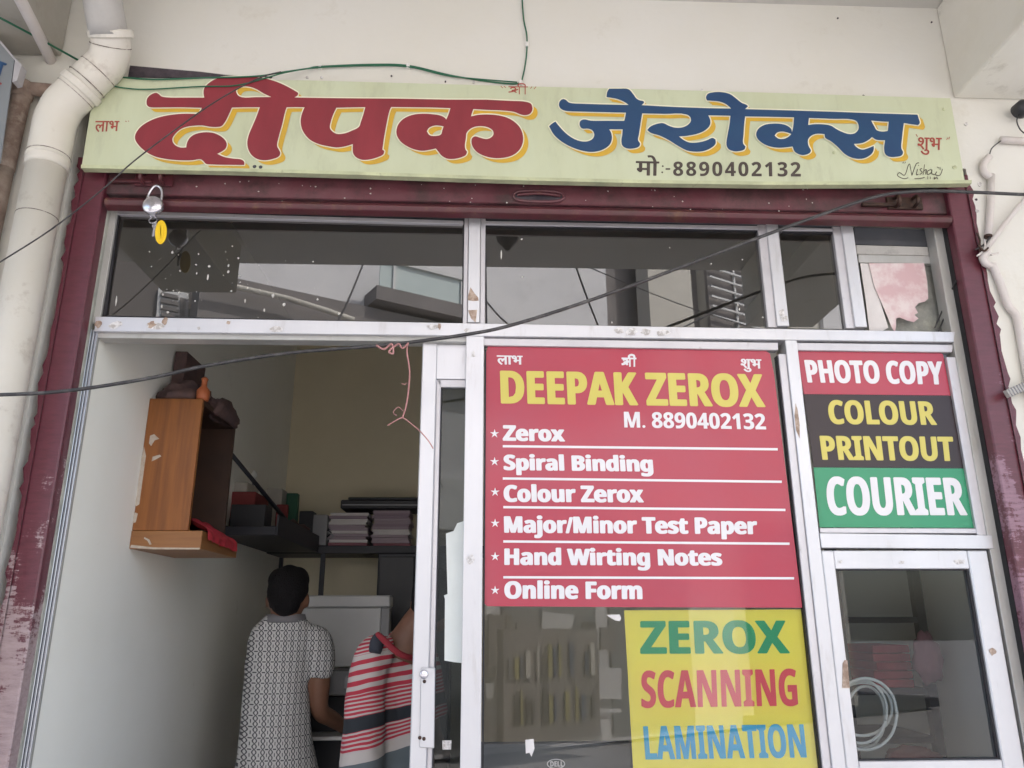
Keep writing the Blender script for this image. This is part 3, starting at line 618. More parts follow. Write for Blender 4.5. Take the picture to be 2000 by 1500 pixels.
ky = oval('key', k0, 0.0085, 0.010, 0.002, 0, M_chrome, kb); box('key_blade', k0.x-0.0035, k0.x+0.0035, k0.y, k0.y+0.002, k0.z-0.038, k0.z-0.008, M_chrome, ky)

# ---- aluminium frame with fixed panes
sf = thing('glazed_screen', 'aluminium frame of fixed glass panes below the raised shutter', 'window', (0.17, 0.02, 0.15))
YF = 0.0; YG = 0.022
TZ = 2.49
# verticals
vbar('jamb', 187, 226, 430, TZ-0.01, 2.93, YF+0.004, 0.05, M_dull, sf)
vbar('cement_strip', 155, 171, 660, 0.15, 2.93, YF-0.012, 0.05, M_morta, sf)
for k in range(3):
    vbar('track_rib', 172.5+k*6, 176.5+k*6, 660, 0.15, TZ-0.03, YF+0.002+k*0.003, 0.018, M_track, sf, 0.001)
vbar('track_channel', 171.5, 191, 660, 0.15, TZ-0.03, YF+0.014, 0.009, M_dull, sf, 0)
mul = [(914, 937.5, 560), (1508, 1531, 540), (1657, 1680, 540)]
for i, (a, b, yr) in enumerate(mul):
    vbar('mullion', a, b, yr, TZ+0.006, 2.93, YF, 0.05, M_alu, sf)
# slanted glazing beads beside the mullions, upper row
for (a, b, yr) in [(905, 913.5, 560), (938, 947.5, 560), (1490, 1507.5, 540), (1639, 1656.5, 540)]:
    vbar('glazing_bead', a, b, yr, TZ+0.004, 2.868, YF+0.008, 0.04, M_bead, sf)
bar('head_bead', [(226, 411), (905, 430.5), (905, 438), (228, 419)], YF+0.008, 0.04, M_bead, sf)
bar('head_bead', [(945, 431), (1486, 441), (1486, 448.5), (946, 438.5)], YF+0.008, 0.04, M_bead, sf)
bar('head_bead', [(1527, 443), (1632, 446), (1632, 451), (1528, 450)], YF+0.008, 0.04, M_bead, sf)
bar('head_rail', [(190, 385), (1660, 425), (1660, 443), (190, 409)], YF+0.006, 0.05, M_grime_shade, sf)  # dark colour paints in the shadow below the shutter lip
# transom across, with the lip under it
bar('transom', [(186, 618), (1866, 648), (1863, 668), (184, 647)], YF-0.004, 0.055, M_alu, sf)
bar('transom_lip', [(190, 649), (912, 657), (912, 668), (190, 660)], YF+0.012, 0.05, M_dull, sf)
for (a, b, yr) in [(905.5, 943, 1000), (1563, 1587, 930)]:
    vbar('mullion', a, b, yr, 0.15, TZ-0.03, YF, 0.05, M_alu, sf)
# beads round the big lower pane and the small poster pane
bar('head_bead', [(941, 660), (1520, 669), (1520, 684), (944, 674.5)], YF+0.008, 0.03, M_bead, sf)
vbar('glazing_bead', 1546, 1561, 930, 0.15, 2.405, YF+0.007, 0.04, M_bead, sf)
vbar('gasket', 1541.5, 1546, 930, 0.15, 2.40, YF+0.014, 0.02, M_rubber, sf, 0)
vbar('gasket', 945.5, 948.5, 900, 0.15, 2.41, YF+0.014, 0.02, M_rubber, sf, 0)
bar('head_bead', [(1553, 669), (1862, 673), (1860, 688), (1556, 684)], YF+0.008, 0.03, M_bead, sf)
vbar('glazing_bead', 1877, 1895, 860, 1.83, 2.40, YF+0.007, 0.04, M_bead, sf)
vbar('jamb', 1896, 1921, 860, 0.15, 2.93, YF+0.002, 0.05, M_dull, sf)
vbar('cement_strip', 1921.5, 1931, 860, 0.15, 2.93, YF-0.006, 0.05, M_morta, sf)
bar('lower_rail', [(1601, 1041), (1938, 1045), (1941, 1072), (1605, 1070)], YF-0.002, 0.05, M_alu, sf)
bar('sill_bead', [(1601, 1031), (1913, 1032), (1915, 1042), (1602, 1041)], YF+0.010, 0.04, M_bead, sf)
# panes
p1 = sheet('pane', [(228, 414), (908, 432), (908, 636), (198, 619)], YG, M_gl_up, sf)
p2 = sheet('pane', [(942, 434), (1492, 445), (1512, 641), (946, 633)], YG, M_gl_up, sf)
p3 = sheet('pane', [(1522, 446), (1640, 450), (1664, 643), (1542, 641)], YG, M_gl_up, sf)
p4 = sheet('pane', [(945, 670), (1515, 680), (1612, 1510), (943, 1510)], YG, M_gl_lo, sf)
p5 = sheet('pane', [(1550, 680), (1850, 685), (1915, 1036), (1592, 1036)], YG, M_gl_lo, sf)
a5 = U(1000, 1500, YG).z
mesh('pane', [(U(945, 1500, YG).x, YG, 0.2), (U(1603, 1500, YG).x, YG, 0.2), (U(1603, 1500, YG).x, YG, a5-0.012), (U(945, 1500, YG).x, YG, a5-0.012)], [(0, 1, 2, 3)], M_gl_lo, sf)
# black gasket lines round upper panes
for q in [[(226, 419), (233, 419), (207, 619), (199, 619)], [(904, 437), (906, 437), (905, 634), (902, 634)], [(946, 437), (949, 437), (952, 632), (948, 632)], [(1482, 448), (1489, 448), (1509, 638), (1501, 638)], [(1629, 450), (1637, 450), (1664, 641), (1655, 641)], [(946, 438), (1486, 448), (1486, 453), (946, 443)], [(1528, 450), (1632, 452), (1632, 457), (1529, 455)], [(200, 616), (903, 631), (903, 634), (200, 619)]]:
    bar('gasket', q, YG-0.008, 0.006, M_rubber, sf, 0)
# whitewash splashes on the first pane and the others
def splash(px, py, r, ln, parent, m=M_speck, y=YG-0.0012):
    c = U(px, py, y); n = 7; rr = r/F*2.4
    pts = [c+Vector((rr*math.cos(a)*random.uniform(.6, 1.3), 0, rr*math.sin(a)*random.uniform(.6, 1.3)*ln)) for a in [2*math.pi*k/n for k in range(n)]]
    return [tuple(p) for p in pts], [tuple(range(n))]
g = [splash(random.gauss(420, 75), random.gauss(540, 38), random.choice([.6, .8, 1.0, 1.6, 2.2]), random.choice([1, 1, 1.5]), p1) for _ in range(48)]
g += [splash(x, y_, r, l, p1) for x, y_, r, l in [(406, 541, 2, 4), (227, 587, 1.6, 7), (337, 493, 2.4, 1.6), (409, 520, 3, 1), (446, 519, 2.4, 1.4), (479, 587, 1.5, 3), (533, 577, 2.5, 2), (555, 595, 3.4, 1.3), (516, 606, 1.6, 2.4), (328, 610, 2.6, 1), (316, 598, 1.8, 2), (662, 613, 2, 1), (620, 585, 2, 1.4)]]
g = [q for q in g if 215 < 1000+0 or True]
V, Fs = merge(g); o = mesh('whitewash_specks', V, Fs, M_speck, p1); tag(o, kind='stuff')
g = [splash(x, y_, r, l, p2) for x, y_, r, l in [(979, 497, 1.3, 11), (1019, 467, 2, 1), (1020, 541, 2, 1), (1389, 515, 1.6, 1), (1450, 507, 1.6, 1), (1441, 595, 1.5, 2), (1444, 604, 1.5, 2), (1490, 620, 2, 1), (1195, 630, 1.5, 1.5), (1308, 484, 1.5, 1)]]
V, Fs = merge(g); o = mesh('whitewash_specks', V, Fs, M_speck, p2); tag(o, kind='stuff')
# tape and sticker residue on the aluminium
def residue(cx, cy, wx, hy, m, parent=sf, y=YF-0.0052, n=11, jag=0.45):
    pts = []
    for k in range(n):
        a = 2*math.pi*k/n; f = 1-jag*random.random(); pts.append((cx+wx*f*math.cos(a), cy+hy*f*math.sin(a)))
    residue.n += 1
    return poly('tape_residue', pts, y-0.00013*(residue.n % 9), 0.0009, m, parent)
residue.n = 0
for a in [(192, 633, 9, 9, M_tape), (225, 634, 15, 10, M_tapeg), (303, 637, 20, 10, M_tapeg), (322, 627, 7, 9, M_tape), (296, 634, 10, 8, M_tape), (540, 643, 18, 7, M_tapeg), (388, 641, 4, 4, M_tapeg), (845, 638, 14, 7, M_tapeg), (858, 637, 4, 8, M_tape), (912, 645, 9, 6, M_tapeg), (1208, 645, 13, 8, M_tapeg), (1234, 648, 15, 8, M_tapeg), (1262, 648, 13, 7, M_tapeg), (1297, 650, 16, 8, M_tapeg), (446, 630, 5, 4, M_tape)]:
    residue(*a)
poly('tape_residue', [(919, 561), (927, 573), (934, 581), (935, 587), (924, 588), (914, 586), (914, 578)], YF-0.001, 0.0008, M_tape, sf)
poly('tape_residue', [(914, 606), (932, 605), (929, 630), (920, 622), (917, 614)], YF-0.001, 0.0008, M_tape, sf)
residue(1528, 610, 7, 10, M_tapeg, y=YF-0.001); residue(1532, 622, 8, 8, M_tapeg, y=YF-0.001)
residue(924, 692, 6, 7, M_tapeg, y=YF-0.001); residue(919, 1092, 10, 12, M_tapeg, y=YF-0.001)
poly('tape_residue', [(1554, 788), (1558, 800), (1562, 830), (1562, 856), (1555, 840), (1552, 812)], YF-0.001, 0.0008, M_tape, sf)

# ---- sliding door pushed to the mullion
ZD1 = U(860, 670, 0.045).z
dx0, dx1 = U(815, 1000, 0.03).x, U(846, 1000, 0.03).x
sdoor = thing('sliding_door', 'white aluminium sliding door leaf standing open beside the centre mullion', 'door', ((dx0+dx1)/2, 0.04, 0.15))
box('stile', dx0, dx1, 0.03, 0.065, 0.17, ZD1, M_alu, sdoor, 0.003)
bar('top_rail', [(853, 672), (912, 673), (911, 741), (852, 740)], 0.034, 0.03, M_alu, sdoor)
bar('glazing_bead', [(853, 741), (912, 742), (911, 757), (860, 756)], 0.04, 0.02, M_bead, sdoor)
vbar('glazing_bead', 846.3, 855.5, 1000, 0.17, U(850, 742, 0.04).z, 0.04, 0.02, M_bead, sdoor)
vbar('gasket', 855.8, 858.5, 1000, 0.17, U(850, 757, 0.045).z, 0.046, 0.01, M_rubber, sdoor, 0)
vbar('pane', 858, 936, 1000, 0.17, U(850, 757, 0.05).z, 0.052, 0.004, M_gl_door, sdoor, 0)
lk = bar('lock_plate', [(822, 1304), (850, 1304), (848, 1462), (819, 1460)], 0.024, 0.006, M_alu, sdoor, 0.002)
cck = U(828, 1317, 0.021); lathe('lock_cylinder', [(0.008, 0.004), (0.012, 0.003), (0.012, -0.004), (0.009, -0.006)], cck, M_chrome, lk, seg=16, axis='Y')
for px, py in ((820, 1441), (828, 1443), (829, 1331)):
    c = U(px, py, 0.022); lathe('screw', [(0.004, 0.002), (0.005, 0), (0.003, -0.002)], c, M_dsteel, lk, seg=10, axis='Y')
# ---- service hatch door on the right
x0, x1 = U(1613, 1150, 0.0).x, U(1941, 1150, 0.0).x
hz1 = U(1750, 1075, 0.0).z
hd = thing('hatch_door', 'narrow aluminium hatch door with a dark glass pane under the three-colour poster', 'door', ((x0+x1)/2, 0, 0.15))
gx0_, gx1_ = U(1637, 1150, 0.0).x, U(1902, 1150, 0.0).x
gz1, gz0 = U(1750, 1111, 0.0).z, U(1800, 1486, 0.0).z
box('stile', x0, gx0_, 0.0, 0.04, 0.2, hz1, M_alu, hd, 0.003)
box('stile', gx1_, x1, 0.0, 0.04, 0.2, hz1, M_alu, hd, 0.003)
box('rail', gx0_+0.0005, gx1_-0.0005, 0.002, 0.04, gz1, hz1, M_alu, hd, 0.002)
box('rail', gx0_+0.0005, gx1_-0.0005, 0.002, 0.04, gz0-0.12, gz0, M_alu, hd, 0.002)
mesh('pane', [(gx0_, 0.02, gz0), (gx1_, 0.02, gz0), (gx1_, 0.02, gz1), (gx0_, 0.02, gz1)], [(0, 1, 2, 3)], M_gl_door, hd)
box('lower_panel', gx0_, gx1_, 0.018, 0.024, 0.2, gz0-0.12, M_bead, hd)
for (a, b, c_, d_) in [(gx0_, gx1_, gz1-0.004, gz1), (gx0_, gx1_, gz0, gz0+0.004)]: box('gasket', a, b, 0.010, 0.0185, c_, d_, M_rubber, hd)
for (a, b) in [(gx0_, gx0_+0.004), (gx1_-0.006, gx1_)]: box('gasket', a, b, 0.010, 0.0185, gz0+0.0045, gz1-0.0045, M_rubber, hd)
poly('finger_pull', [(1646, 1296), (1650, 1289), (1655, 1290), (1660, 1344), (1645, 1344)], -0.0015, 0.003, M_tape, hd)
residue(1761, 1098, 7, 4, M_tapeg, hd, -0.0006+0.002); residue(1874, 1097, 13, 7, M_tapeg, hd, -0.0006+0.002); residue(1643, 1097, 4, 3, M_tapeg, hd, -0.0012); residue(1939, 1272, 9, 10, M_tape, hd, -0.0012)

# ---- unglazed bay at the top right with scraps of paper
bay = thing('notice_board', 'grimy board with a pale batten in the unglazed corner bay at upper right', 'board', U(1760, 640, 0.05))
bar('backing', [(1676, 430), (1900, 440), (1915, 655), (1690, 650)], 0.075, 0.01, M_morta, bay, 0)
bar('dark_strip', [(1668, 442), (1815, 449), (1818, 482), (1670, 477)], 0.05, 0.02, M_grime_shade, bay)
bar('batten', [(1672, 478), (1812, 482), (1815, 499), (1674, 496)], 0.045, 0.025, M_plank, bay)
bar('batten', [(1676, 497), (1822, 500), (1824, 515), (1677, 513)], 0.05, 0.02, M_dull, bay)
o = poly('paper_scrap', [(1680, 514), (1700, 515), (1715, 575), (1735, 640), (1722, 647), (1698, 645), (1690, 580)], 0.0445, 0.0006, M_paper)
tag(o, 'white sheet hanging left of the torn pink one in the corner bay', 'paper')
o = poly('torn_paper', [(1697, 514), (1805, 514), (1811, 550), (1813, 583), (1806, 589), (1794, 592), (1787, 600), (1793, 611), (1786, 615), (1794, 622), (1785, 629), (1772, 626), (1757, 620), (1750, 622), (1750, 638), (1748, 648), (1742, 640), (1735, 622), (1722, 592), (1708, 560)], 0.040, 0.0008, M_paperp)
tag(o, 'torn pink and white printed sheet hanging in the corner bay at upper right', 'paper')
for i, (a, b, c_) in enumerate([((1868, 548), (1850, 585), (1826, 640)), ((1872, 540), (1856, 590), (1832, 650))]):
    o = tube('bay_wire', [U(*a, 0.0-0.03), U(*b, 0.03), U(*c_, 0.03)], 0.0028, M_wire, seg=6); tag(o, ['left of two dark wires slanting across the corner bay beside the torn paper', 'right of two dark wires slanting across the corner bay, nearest the guide channel'][i], 'wire', 'wires in the corner bay')

# ================================================================== POSTERS
YP = 0.0185
rp = thing('red_poster', 'red vinyl poster reading DEEPAK ZEROX with a list of services', 'poster', U(1250, 1187, YP))
poly('vinyl', [(953, 674.5), (1250, 679), (1494, 684.5), (1504, 691), (1512, 730), (1567, 1187), (1250, 1186), (952, 1184), (946.5, 1179), (947, 1000), (949.5, 690)], YP, 0.002, M_vred, rp)
def T(s, q, m, heavy, y=YP-0.0004, par=rp, sp=1.0, plain=False, name='lettering'): return lettering(name, s, q, y, m, par, heavy, sp, plain)
T('DEEPAK ZEROX', [(979, 724), (1487, 731), (1493, 795), (981, 788)], M_vyel, 2.7)
T('M. 8890402132', [(1219, 804), (1493, 808), (1496, 839), (1220, 835)], M_vwht, 0.7)
T('Zerox', [(984, 831), (1100, 833), (1102, 862), (984, 860.5)], M_vwht, 2.1)
T('Spiral Binding', [(985, 887), (1272, 890), (1275, 930), (986, 927)], M_vwht, 2.1)
T('Colour Zerox', [(985, 946), (1254, 948), (1256, 981), (986, 980)], M_vwht, 2.1)
T('Major/Minor Test Paper', [(986, 1007), (1476, 1010), (1478, 1053), (987, 1050)], M_vwht, 2.1)
T('Hand Wirting Notes', [(987, 1070), (1407, 1072), (1410, 1114), (987, 1113)], M_vwht, 2.1)
T('Online Form', [(987, 1134), (1252, 1135), (1253, 1170), (987, 1169)], M_vwht, 2.1)
for a, b in [((982, 871.5), (1519, 877.5)), ((982, 934.5), (1527, 941)), ((983, 990.5), (1534, 996)), ((983, 1057.5), (1542, 1062)), ((983, 1127.5), (1551, 1129.5))]:
    sheet('rule', [(a[0], a[1]-2.3), (b[0], b[1]-2.3), (b[0], b[1]+2.3), (a[0], a[1]+2.3)], YP-0.0006, M_vwht, rp)
for px, py in [(966, 847), (966, 901.5), (967, 961), (967, 1022), (967, 1087), (967, 1153)]:
    pts = []
    for k in range(10):
        a = math.pi/2+k*math.pi/5; r = 9.2 if k % 2 == 0 else 3.2; pts.append((px+r*math.cos(a), py-r*math.sin(a)))
    sheet('star', pts, YP-0.0006, M_vwht, rp)
T('लाभ', [(971, 694), (1020, 695), (1020, 712), (972, 712)], M_vwht, 1.0, plain=True)
T('शुभ', [(1447, 701), (1486, 702), (1487, 727), (1448, 726)], M_vwht, 1.0, plain=True)
# the honorific "shri": two joined letters and a long i-sign
SHRI = [[(0.0, .30), (1.0, .30)], [(.10, .48), (.22, .36), (.36, .44), (.34, .58), (.18, .66), (.30, .72), (.42, .84)], [(.0, .80), (.22, .74), (.5, .52)], [(.56, .30), (.56, 1.0)], [(.86, .30), (.86, 1.0)], [(.86, .30), (.84, .08), (.66, .0), (.50, .10), (.52, .28)]]
def shri(x0, y0, w_, h_, wd, y, m, par):
    return strokes('lettering', SHRI, wd, y, m, par, lambda p: (x0+p[0]*w_, y0+p[1]*h_+p[0]*w_*0.012))
shri(1214, 693, 29, 23, 4.2, YP-0.0005, M_vwht, rp)

tp = thing('service_poster', 'red, black and green vinyl poster reading PHOTO COPY, COLOUR PRINTOUT and COURIER', 'poster', U(1750, 1030, YP))
poly('red_band', [(1556.5, 684), (1830, 687), (1842, 692), (1857, 772.5), (1570, 769.5)], YP, 0.0018, M_vred, tp)
poly('black_band', [(1570, 770), (1857, 773), (1888, 914.5), (1589, 912.5)], YP, 0.0018, M_vblk, tp)
poly('green_band', [(1589, 913), (1888, 915), (1908, 1031), (1601, 1030)], YP, 0.0018, M_vgrn, tp)
T('PHOTO COPY', [(1572, 703), (1838, 706), (1842, 751), (1579, 747)], M_vwht, 1.7, par=tp)
T('COLOUR', [(1617, 781.5), (1822, 784), (1829, 830), (1622, 828)], M_vyel, 1.7, par=tp)
T('PRINTOUT', [(1602, 851), (1859, 853), (1864, 900.5), (1608, 898)], M_vyel, 1.7, par=tp)
T('COURIER', [(1614, 931), (1877, 933), (1888, 1006.5), (1620, 1006)], M_vwht, 2.4, par=tp)

yp = thing('yellow_poster', 'yellow paper poster reading ZEROX SCANNING LAMINATION behind the lower pane', 'poster', U(1400, 1500, 0.03))
poly('paper', [(1219, 1192), (1568, 1190), (1606, 1560), (1240, 1560)], 0.032, 0.0008, M_pyel, yp)
T('ZEROX', [(1252, 1213), (1533, 1212), (1541, 1276), (1253, 1277)], M_pgrn, 2.6, 0.0315, yp)
T('SCANNING', [(1253, 1310), (1553, 1306), (1558, 1379), (1254, 1383)], M_pred, 1.2, 0.0315, yp)
T('LAMINATION', [(1257, 1418), (1568, 1414), (1575, 1480), (1262, 1484)], M_pblu, 1.2, 0.0315, yp)

# ================================================================== SIGN BOARD
YSN = -0.100
sg = thing('sign_board', 'long pale green hand-painted sign board with red and blue Hindi lettering above the shutter', 'sign', U(1000, 350, YSN))
sag = [(158, 321.5), (450, 328), (700, 335), (900, 342), (1050, 346.5), (1250, 351), (1500, 354.5), (1700, 354), (1898, 351.5)]
poly('board', [(187, 152), (600, 157), (1000, 168), (1400, 178), (1856, 192), (1884, 352)]+[(x_, y_) for x_, y_ in sag[::-1] if 170 < x_ < 1880]+[(160, 322)], YSN, 0.026, M_sign, sg)
V, Fs = [], []
for (x_, y_) in sag:
    a, b = U(x_, y_, YSN-0.006), U(x_, y_+6.5, YSN-0.006); V += [a, b, b+Vector((0, 0.024, 0)), a+Vector((0, 0.024, 0))]
for k in range(len(sag)-1):
    for q_ in range(4): Fs.append((k*4+q_, k*4+(q_+1) % 4, k*4+4+(q_+1) % 4, k*4+4+q_))
Fs += [(0, 1, 2, 3), tuple(range(len(V)-4, len(V)))[::-1]]
mesh('bottom_moulding', V, Fs, M_signlip, sg)
def A4(x, y): return (200+x/4, 130+y/4)
def B4(x, y): return (650+x/4, 130+y/4)
K = 400/90.0
def C4(x, y): return (1050+x/4.4444, 150+y/4.4444)
def D4(x, y): return (1450+x/4.4444, 150+y/4.4444)
def trace(f, s): 
    v = [float(t) for t in s.split()]; return [f(v[i], v[i+1]) for i in range(0, len(v), 2)]
deep = trace(A4, '345 285 350 250 375 222 420 205 440 215 460 232 500 240 650 242 796 243 790 210 795 170 830 130 890 95 960 82 1100 78 1200 82 1290 97 1390 130 1480 175 1530 205 1525 225 1500 241 1650 244 1800 246') \
    + trace(B4, '200 248 500 250 900 258 1200 258 1400 268 1510 275 1548 290 1560 320 1555 350 1535 372 1500 380 1470 375 1420 355 1350 345 1200 338 1098 332 1085 370 1080 389 1130 378 1220 374 1300 382 1370 402 1430 440 1470 490 1487 550 1480 610 1450 660 1400 695 1330 713 1260 715 1190 700 1130 670 1095 630 1083 590 1088 560 1110 545 1150 555 1200 566 1235 555 1255 530 1250 500 1220 478 1170 466 1110 470 1070 490 1045 520 1040 560 1032 620 1038 650 1050 665 1040 690 1000 710 940 722 890 718 850 695 825 665 805 640 760 650 700 658 640 648 580 622 530 585 500 535 497 500 510 455 550 410 620 378 700 368 780 372 840 382 875 400 886 414 905 370 919 325 780 320 620 318 456 316 445 340 420 450 400 560 390 630 387 648 403 660 395 685 350 708 290 725 230 728 185 710 160 680 155 640 157 605 100 622 30 632') \
    + trace(A4, '1760 622 1690 605 1620 570 1570 510 1552 460 1550 410 1562 360 1580 318 1510 317 1440 318 1430 345 1405 450 1375 560 1365 620 1385 660 1390 675 1380 700 1330 722 1270 732 1210 722 1165 690 1138 640 1132 590 1145 530 1170 470 1200 400 1230 318 1130 318 1012 320 990 370 960 430 930 465 890 472 840 470 780 460 720 462 660 470 610 490 570 525 548 560 550 590 570 615 610 632 655 632 660 600 680 560 720 530 780 515 850 515 910 535 955 570 972 605 962 640 930 665 897 682 950 705 1020 718 1090 728 1108 745 1108 769 1000 768 860 765 810 760 790 740 770 725 700 732 600 732 500 722 410 702 340 665 280 610 255 565 258 530 290 480 350 435 430 400 530 378 640 368 753 370 768 345 776 322 600 318 400 320 365 315 348 300')
deep_h = [trace(A4, '1045 190 1060 165 1100 155 1150 158 1200 175 1260 210 1320 238 1200 239 1090 239 1060 225'),
          trace(B4, '28 322 140 319 254 317 240 370 220 430 205 470 150 500 90 522 30 525 -5 505 -22 480 -15 430 5 370'),
          trace(B4, '735 505 750 480 790 462 840 462 865 468 855 500 845 530 800 542 755 535')]
jer = trace(C4, '185 240 195 210 220 193 245 200 270 222 330 232 560 239 790 244 765 225 700 195 640 182 598 176 605 130 622 103 700 103 790 108 830 150 860 190 890 205 920 212 925 225 903 246 1200 262 1480 272 1680 275 1640 240 1580 215 1520 208 1470 205 1462 180 1475 150 1520 135 1600 133 1670 150 1720 185 1770 225 1820 248 1825 258 1802 280') \
    + trace(D4, '122 283 450 292 850 305 1200 318 1520 328 1530 360 1540 400 1525 420 1470 412 1402 402 1395 450 1385 540 1380 620 1395 655 1385 680 1330 695 1270 692 1240 670 1230 630 1238 551 1200 550 1160 545 1125 522 1100 545 1040 575 967 583 990 610 1040 632 1090 620 1140 600 1140 630 1125 665 1080 698 1030 712 960 705 890 670 830 610 770 560 719 528 713 498 690 495 640 495 600 510 572 540 570 580 580 610 595 640 585 660 540 678 500 675 455 650 435 605 380 612 300 615 220 598 160 565 125 525 120 490 140 450 190 418 250 407 330 408 390 425 425 455 430 482 440 440 448 352 230 347 24 344') \
    + trace(C4, '1795 400 1788 500 1785 580 1805 605 1795 630 1750 645 1700 645 1655 625 1640 590 1650 500 1665 420 1674 338 1580 336 1482 335 1500 380 1495 420 1460 460 1400 490 1300 512 1227 518 1270 550 1320 570 1400 568 1470 550 1520 530 1545 545 1545 580 1510 615 1450 642 1380 650 1300 640 1220 600 1140 550 1060 510 980 485 952 462 975 435 1030 410 1090 402 1140 425 1190 440 1250 440 1300 420 1330 385 1325 350 1295 328 1100 322 908 318 895 400 880 500 872 550 890 580 880 605 830 622 770 620 735 595 727 550 735 500 738 456 622 456 640 490 645 540 625 590 570 630 500 650 420 648 320 620 220 570 140 500 100 430 120 410 155 388 180 420 240 485 310 535 380 560 440 558 480 535 492 500 475 465 440 450 385 448 365 420 370 385 400 370 460 380 600 381 752 382 760 350 767 311 500 305 300 300 230 292 195 270')
jer_h = [trace(D4, '280 510 300 485 345 475 395 485 425 497 400 520 360 538 310 535'),
         trace(D4, '578 357 800 365 950 370 990 385 1008 420 1005 460 975 490 930 497 870 480 810 450 770 425 700 412 620 412 571 418'),
         trace(D4, '1118 380 1190 386 1270 390 1262 470 1215 475 1165 462 1145 430')]
def smooth_loop(lp):
    """chamfer-free light smoothing: round gentle bends, keep corners and straight runs"""
    n = len(lp); out = []
    for i in range(n):
        a, b, c_, d = [Vector((lp[(i+k) % n][0], lp[(i+k) % n][1], 0)) for k in (-1, 0, 1, 2)]
        e1, e2, e3 = b-a, c_-b, d-c_
        out.append((b.x, b.y))
        if e2.length < 45 and e1.length > 1e-6 and e3.length > 1e-6:
            a1 = e1.angle(e2) if e1.length and e2.length else 0; a2 = e2.angle(e3)
            m1 = e2*0.5 if a1 > 1.0 else (e1.normalized()+e2.normalized())*0.5*e2.length
            m2 = e2*0.5 if a2 > 1.0 else (e2.normalized()+e3.normalized())*0.5*e2.length
            if a1 > 1.0: m1 = e2
            if a2 > 1.0: m2 = e2
            for t in (0.25, 0.5, 0.75):
                h = (2*t**3-3*t**2+1)*b+(t**3-2*t**2+t)*m1+(-2*t**3+3*t**2)*c_+(t**3-t**2)*m2
                out.append((h.x, h.y))
    return out
for nm, outer, holes, mm in [('red_word', deep, deep_h, M_red), ('blue_word', jer, jer_h, M_blue)]:
    V2, F2 = fill2d([smooth_loop(outer)]+[smooth_loop(h) for h in holes])
    par = stack_layers(V2, F2, [(0, 0)], YSN-0.0042, 0, nm, mm, sg)
    stack_layers(V2, F2, [(2.2*math.cos(k*math.pi/5), 2.2*math.sin(k*math.pi/5)) for k in range(10)], YSN-0.0022, 0.00018, 'pale_outline', M_crm, sg)
    stack_layers(V2, F2, [(4.5, 4), (7, 6.5), (10, 9)], YSN-0.0008, 0.0003, 'yellow_shade', M_yel, sg)
YL = YSN-0.0006
T('8890402132', [(1315, 315.5), (1563, 316.5), (1564, 345), (1315, 343.5)], M_ink, 0.35, YL, sg, sp=1.2, name='phone_number')
T('मो', [(1243, 303), (1287, 304), (1286, 343), (1243, 342)], M_ink, 1.2, YL, sg, plain=True, name='phone_prefix')
strokes('phone_prefix', [[(1293, 324), (1296, 325)], [(1292, 336), (1295, 337)], [(1300, 330), (1309, 330)]], 4, YL, M_ink, sg)
def hand(s, q): T(s, q, M_inkred, 0.5, YL, sg, plain=True, name='small_lettering')
hand('लाभ', [(187, 236), (233, 236), (231, 256), (185, 258)])
hand('शुभ', [(1793, 268), (1839, 269), (1838, 303), (1792, 302)])
shri(993, 163, 38, 21, 2.4, YL, M_inkred, sg)
strokes('small_lettering', [[(978, 168), (982, 172)], [(984, 168), (988, 171)], [(1036, 173), (1039, 169)], [(1043, 174), (1047, 169)], [(1789, 262), (1792, 267)], [(1849, 273), (1851, 269)], [(1853, 272), (1855, 267)], [(245, 236), (247, 238)], [(250, 236), (252, 237)]], 1.8, YL, M_inkred, sg)
strokes('painter_signature', [[(1774, 347), (1765, 349), (1753, 343), (1757, 337), (1767, 342), (1774, 323), (1777, 320)], [(1777, 320), (1781, 343)], [(1781, 343), (1789, 321), (1795, 318)], [(1792, 330), (1790, 341), (1794, 340)], [(1801, 329), (1797, 331), (1801, 337), (1796, 341)], [(1806, 321), (1803, 341)], [(1803, 335), (1809, 331), (1808, 341)], [(1819, 331), (1812, 334), (1812, 341), (1819, 337), (1820, 331), (1820, 339), (1826, 341)], [(1830, 335), (1827, 341), (1836, 342), (1841, 330)], [(1830, 326), (1834, 328)], [(1836, 326), (1836, 332)], [(1786, 349), (1800, 348), (1806, 346)], [(1812, 344), (1812, 350)], [(1817, 345), (1817, 350)], [(1825, 345), (1825, 350), (1829, 346), (1832, 350)], [(1763, 319), (1765, 316)], [(1767, 319), (1769, 316)], [(1794, 322), (1794, 324)]], 1.5, YL, M_ink, sg)
for px, py in [(1843, 213), (1866, 326), (1863, 327), (1629, 298), (497, 325), (509, 326)]:
    c = U(px, py, YSN-0.0012); lathe('nail_head', [(0.003, 0.002), (0.006, 0.0005), (0.004, -0.001)], c, M_grime_shade if px < 600 else M_signlip, sg, seg=10, axis='Y')

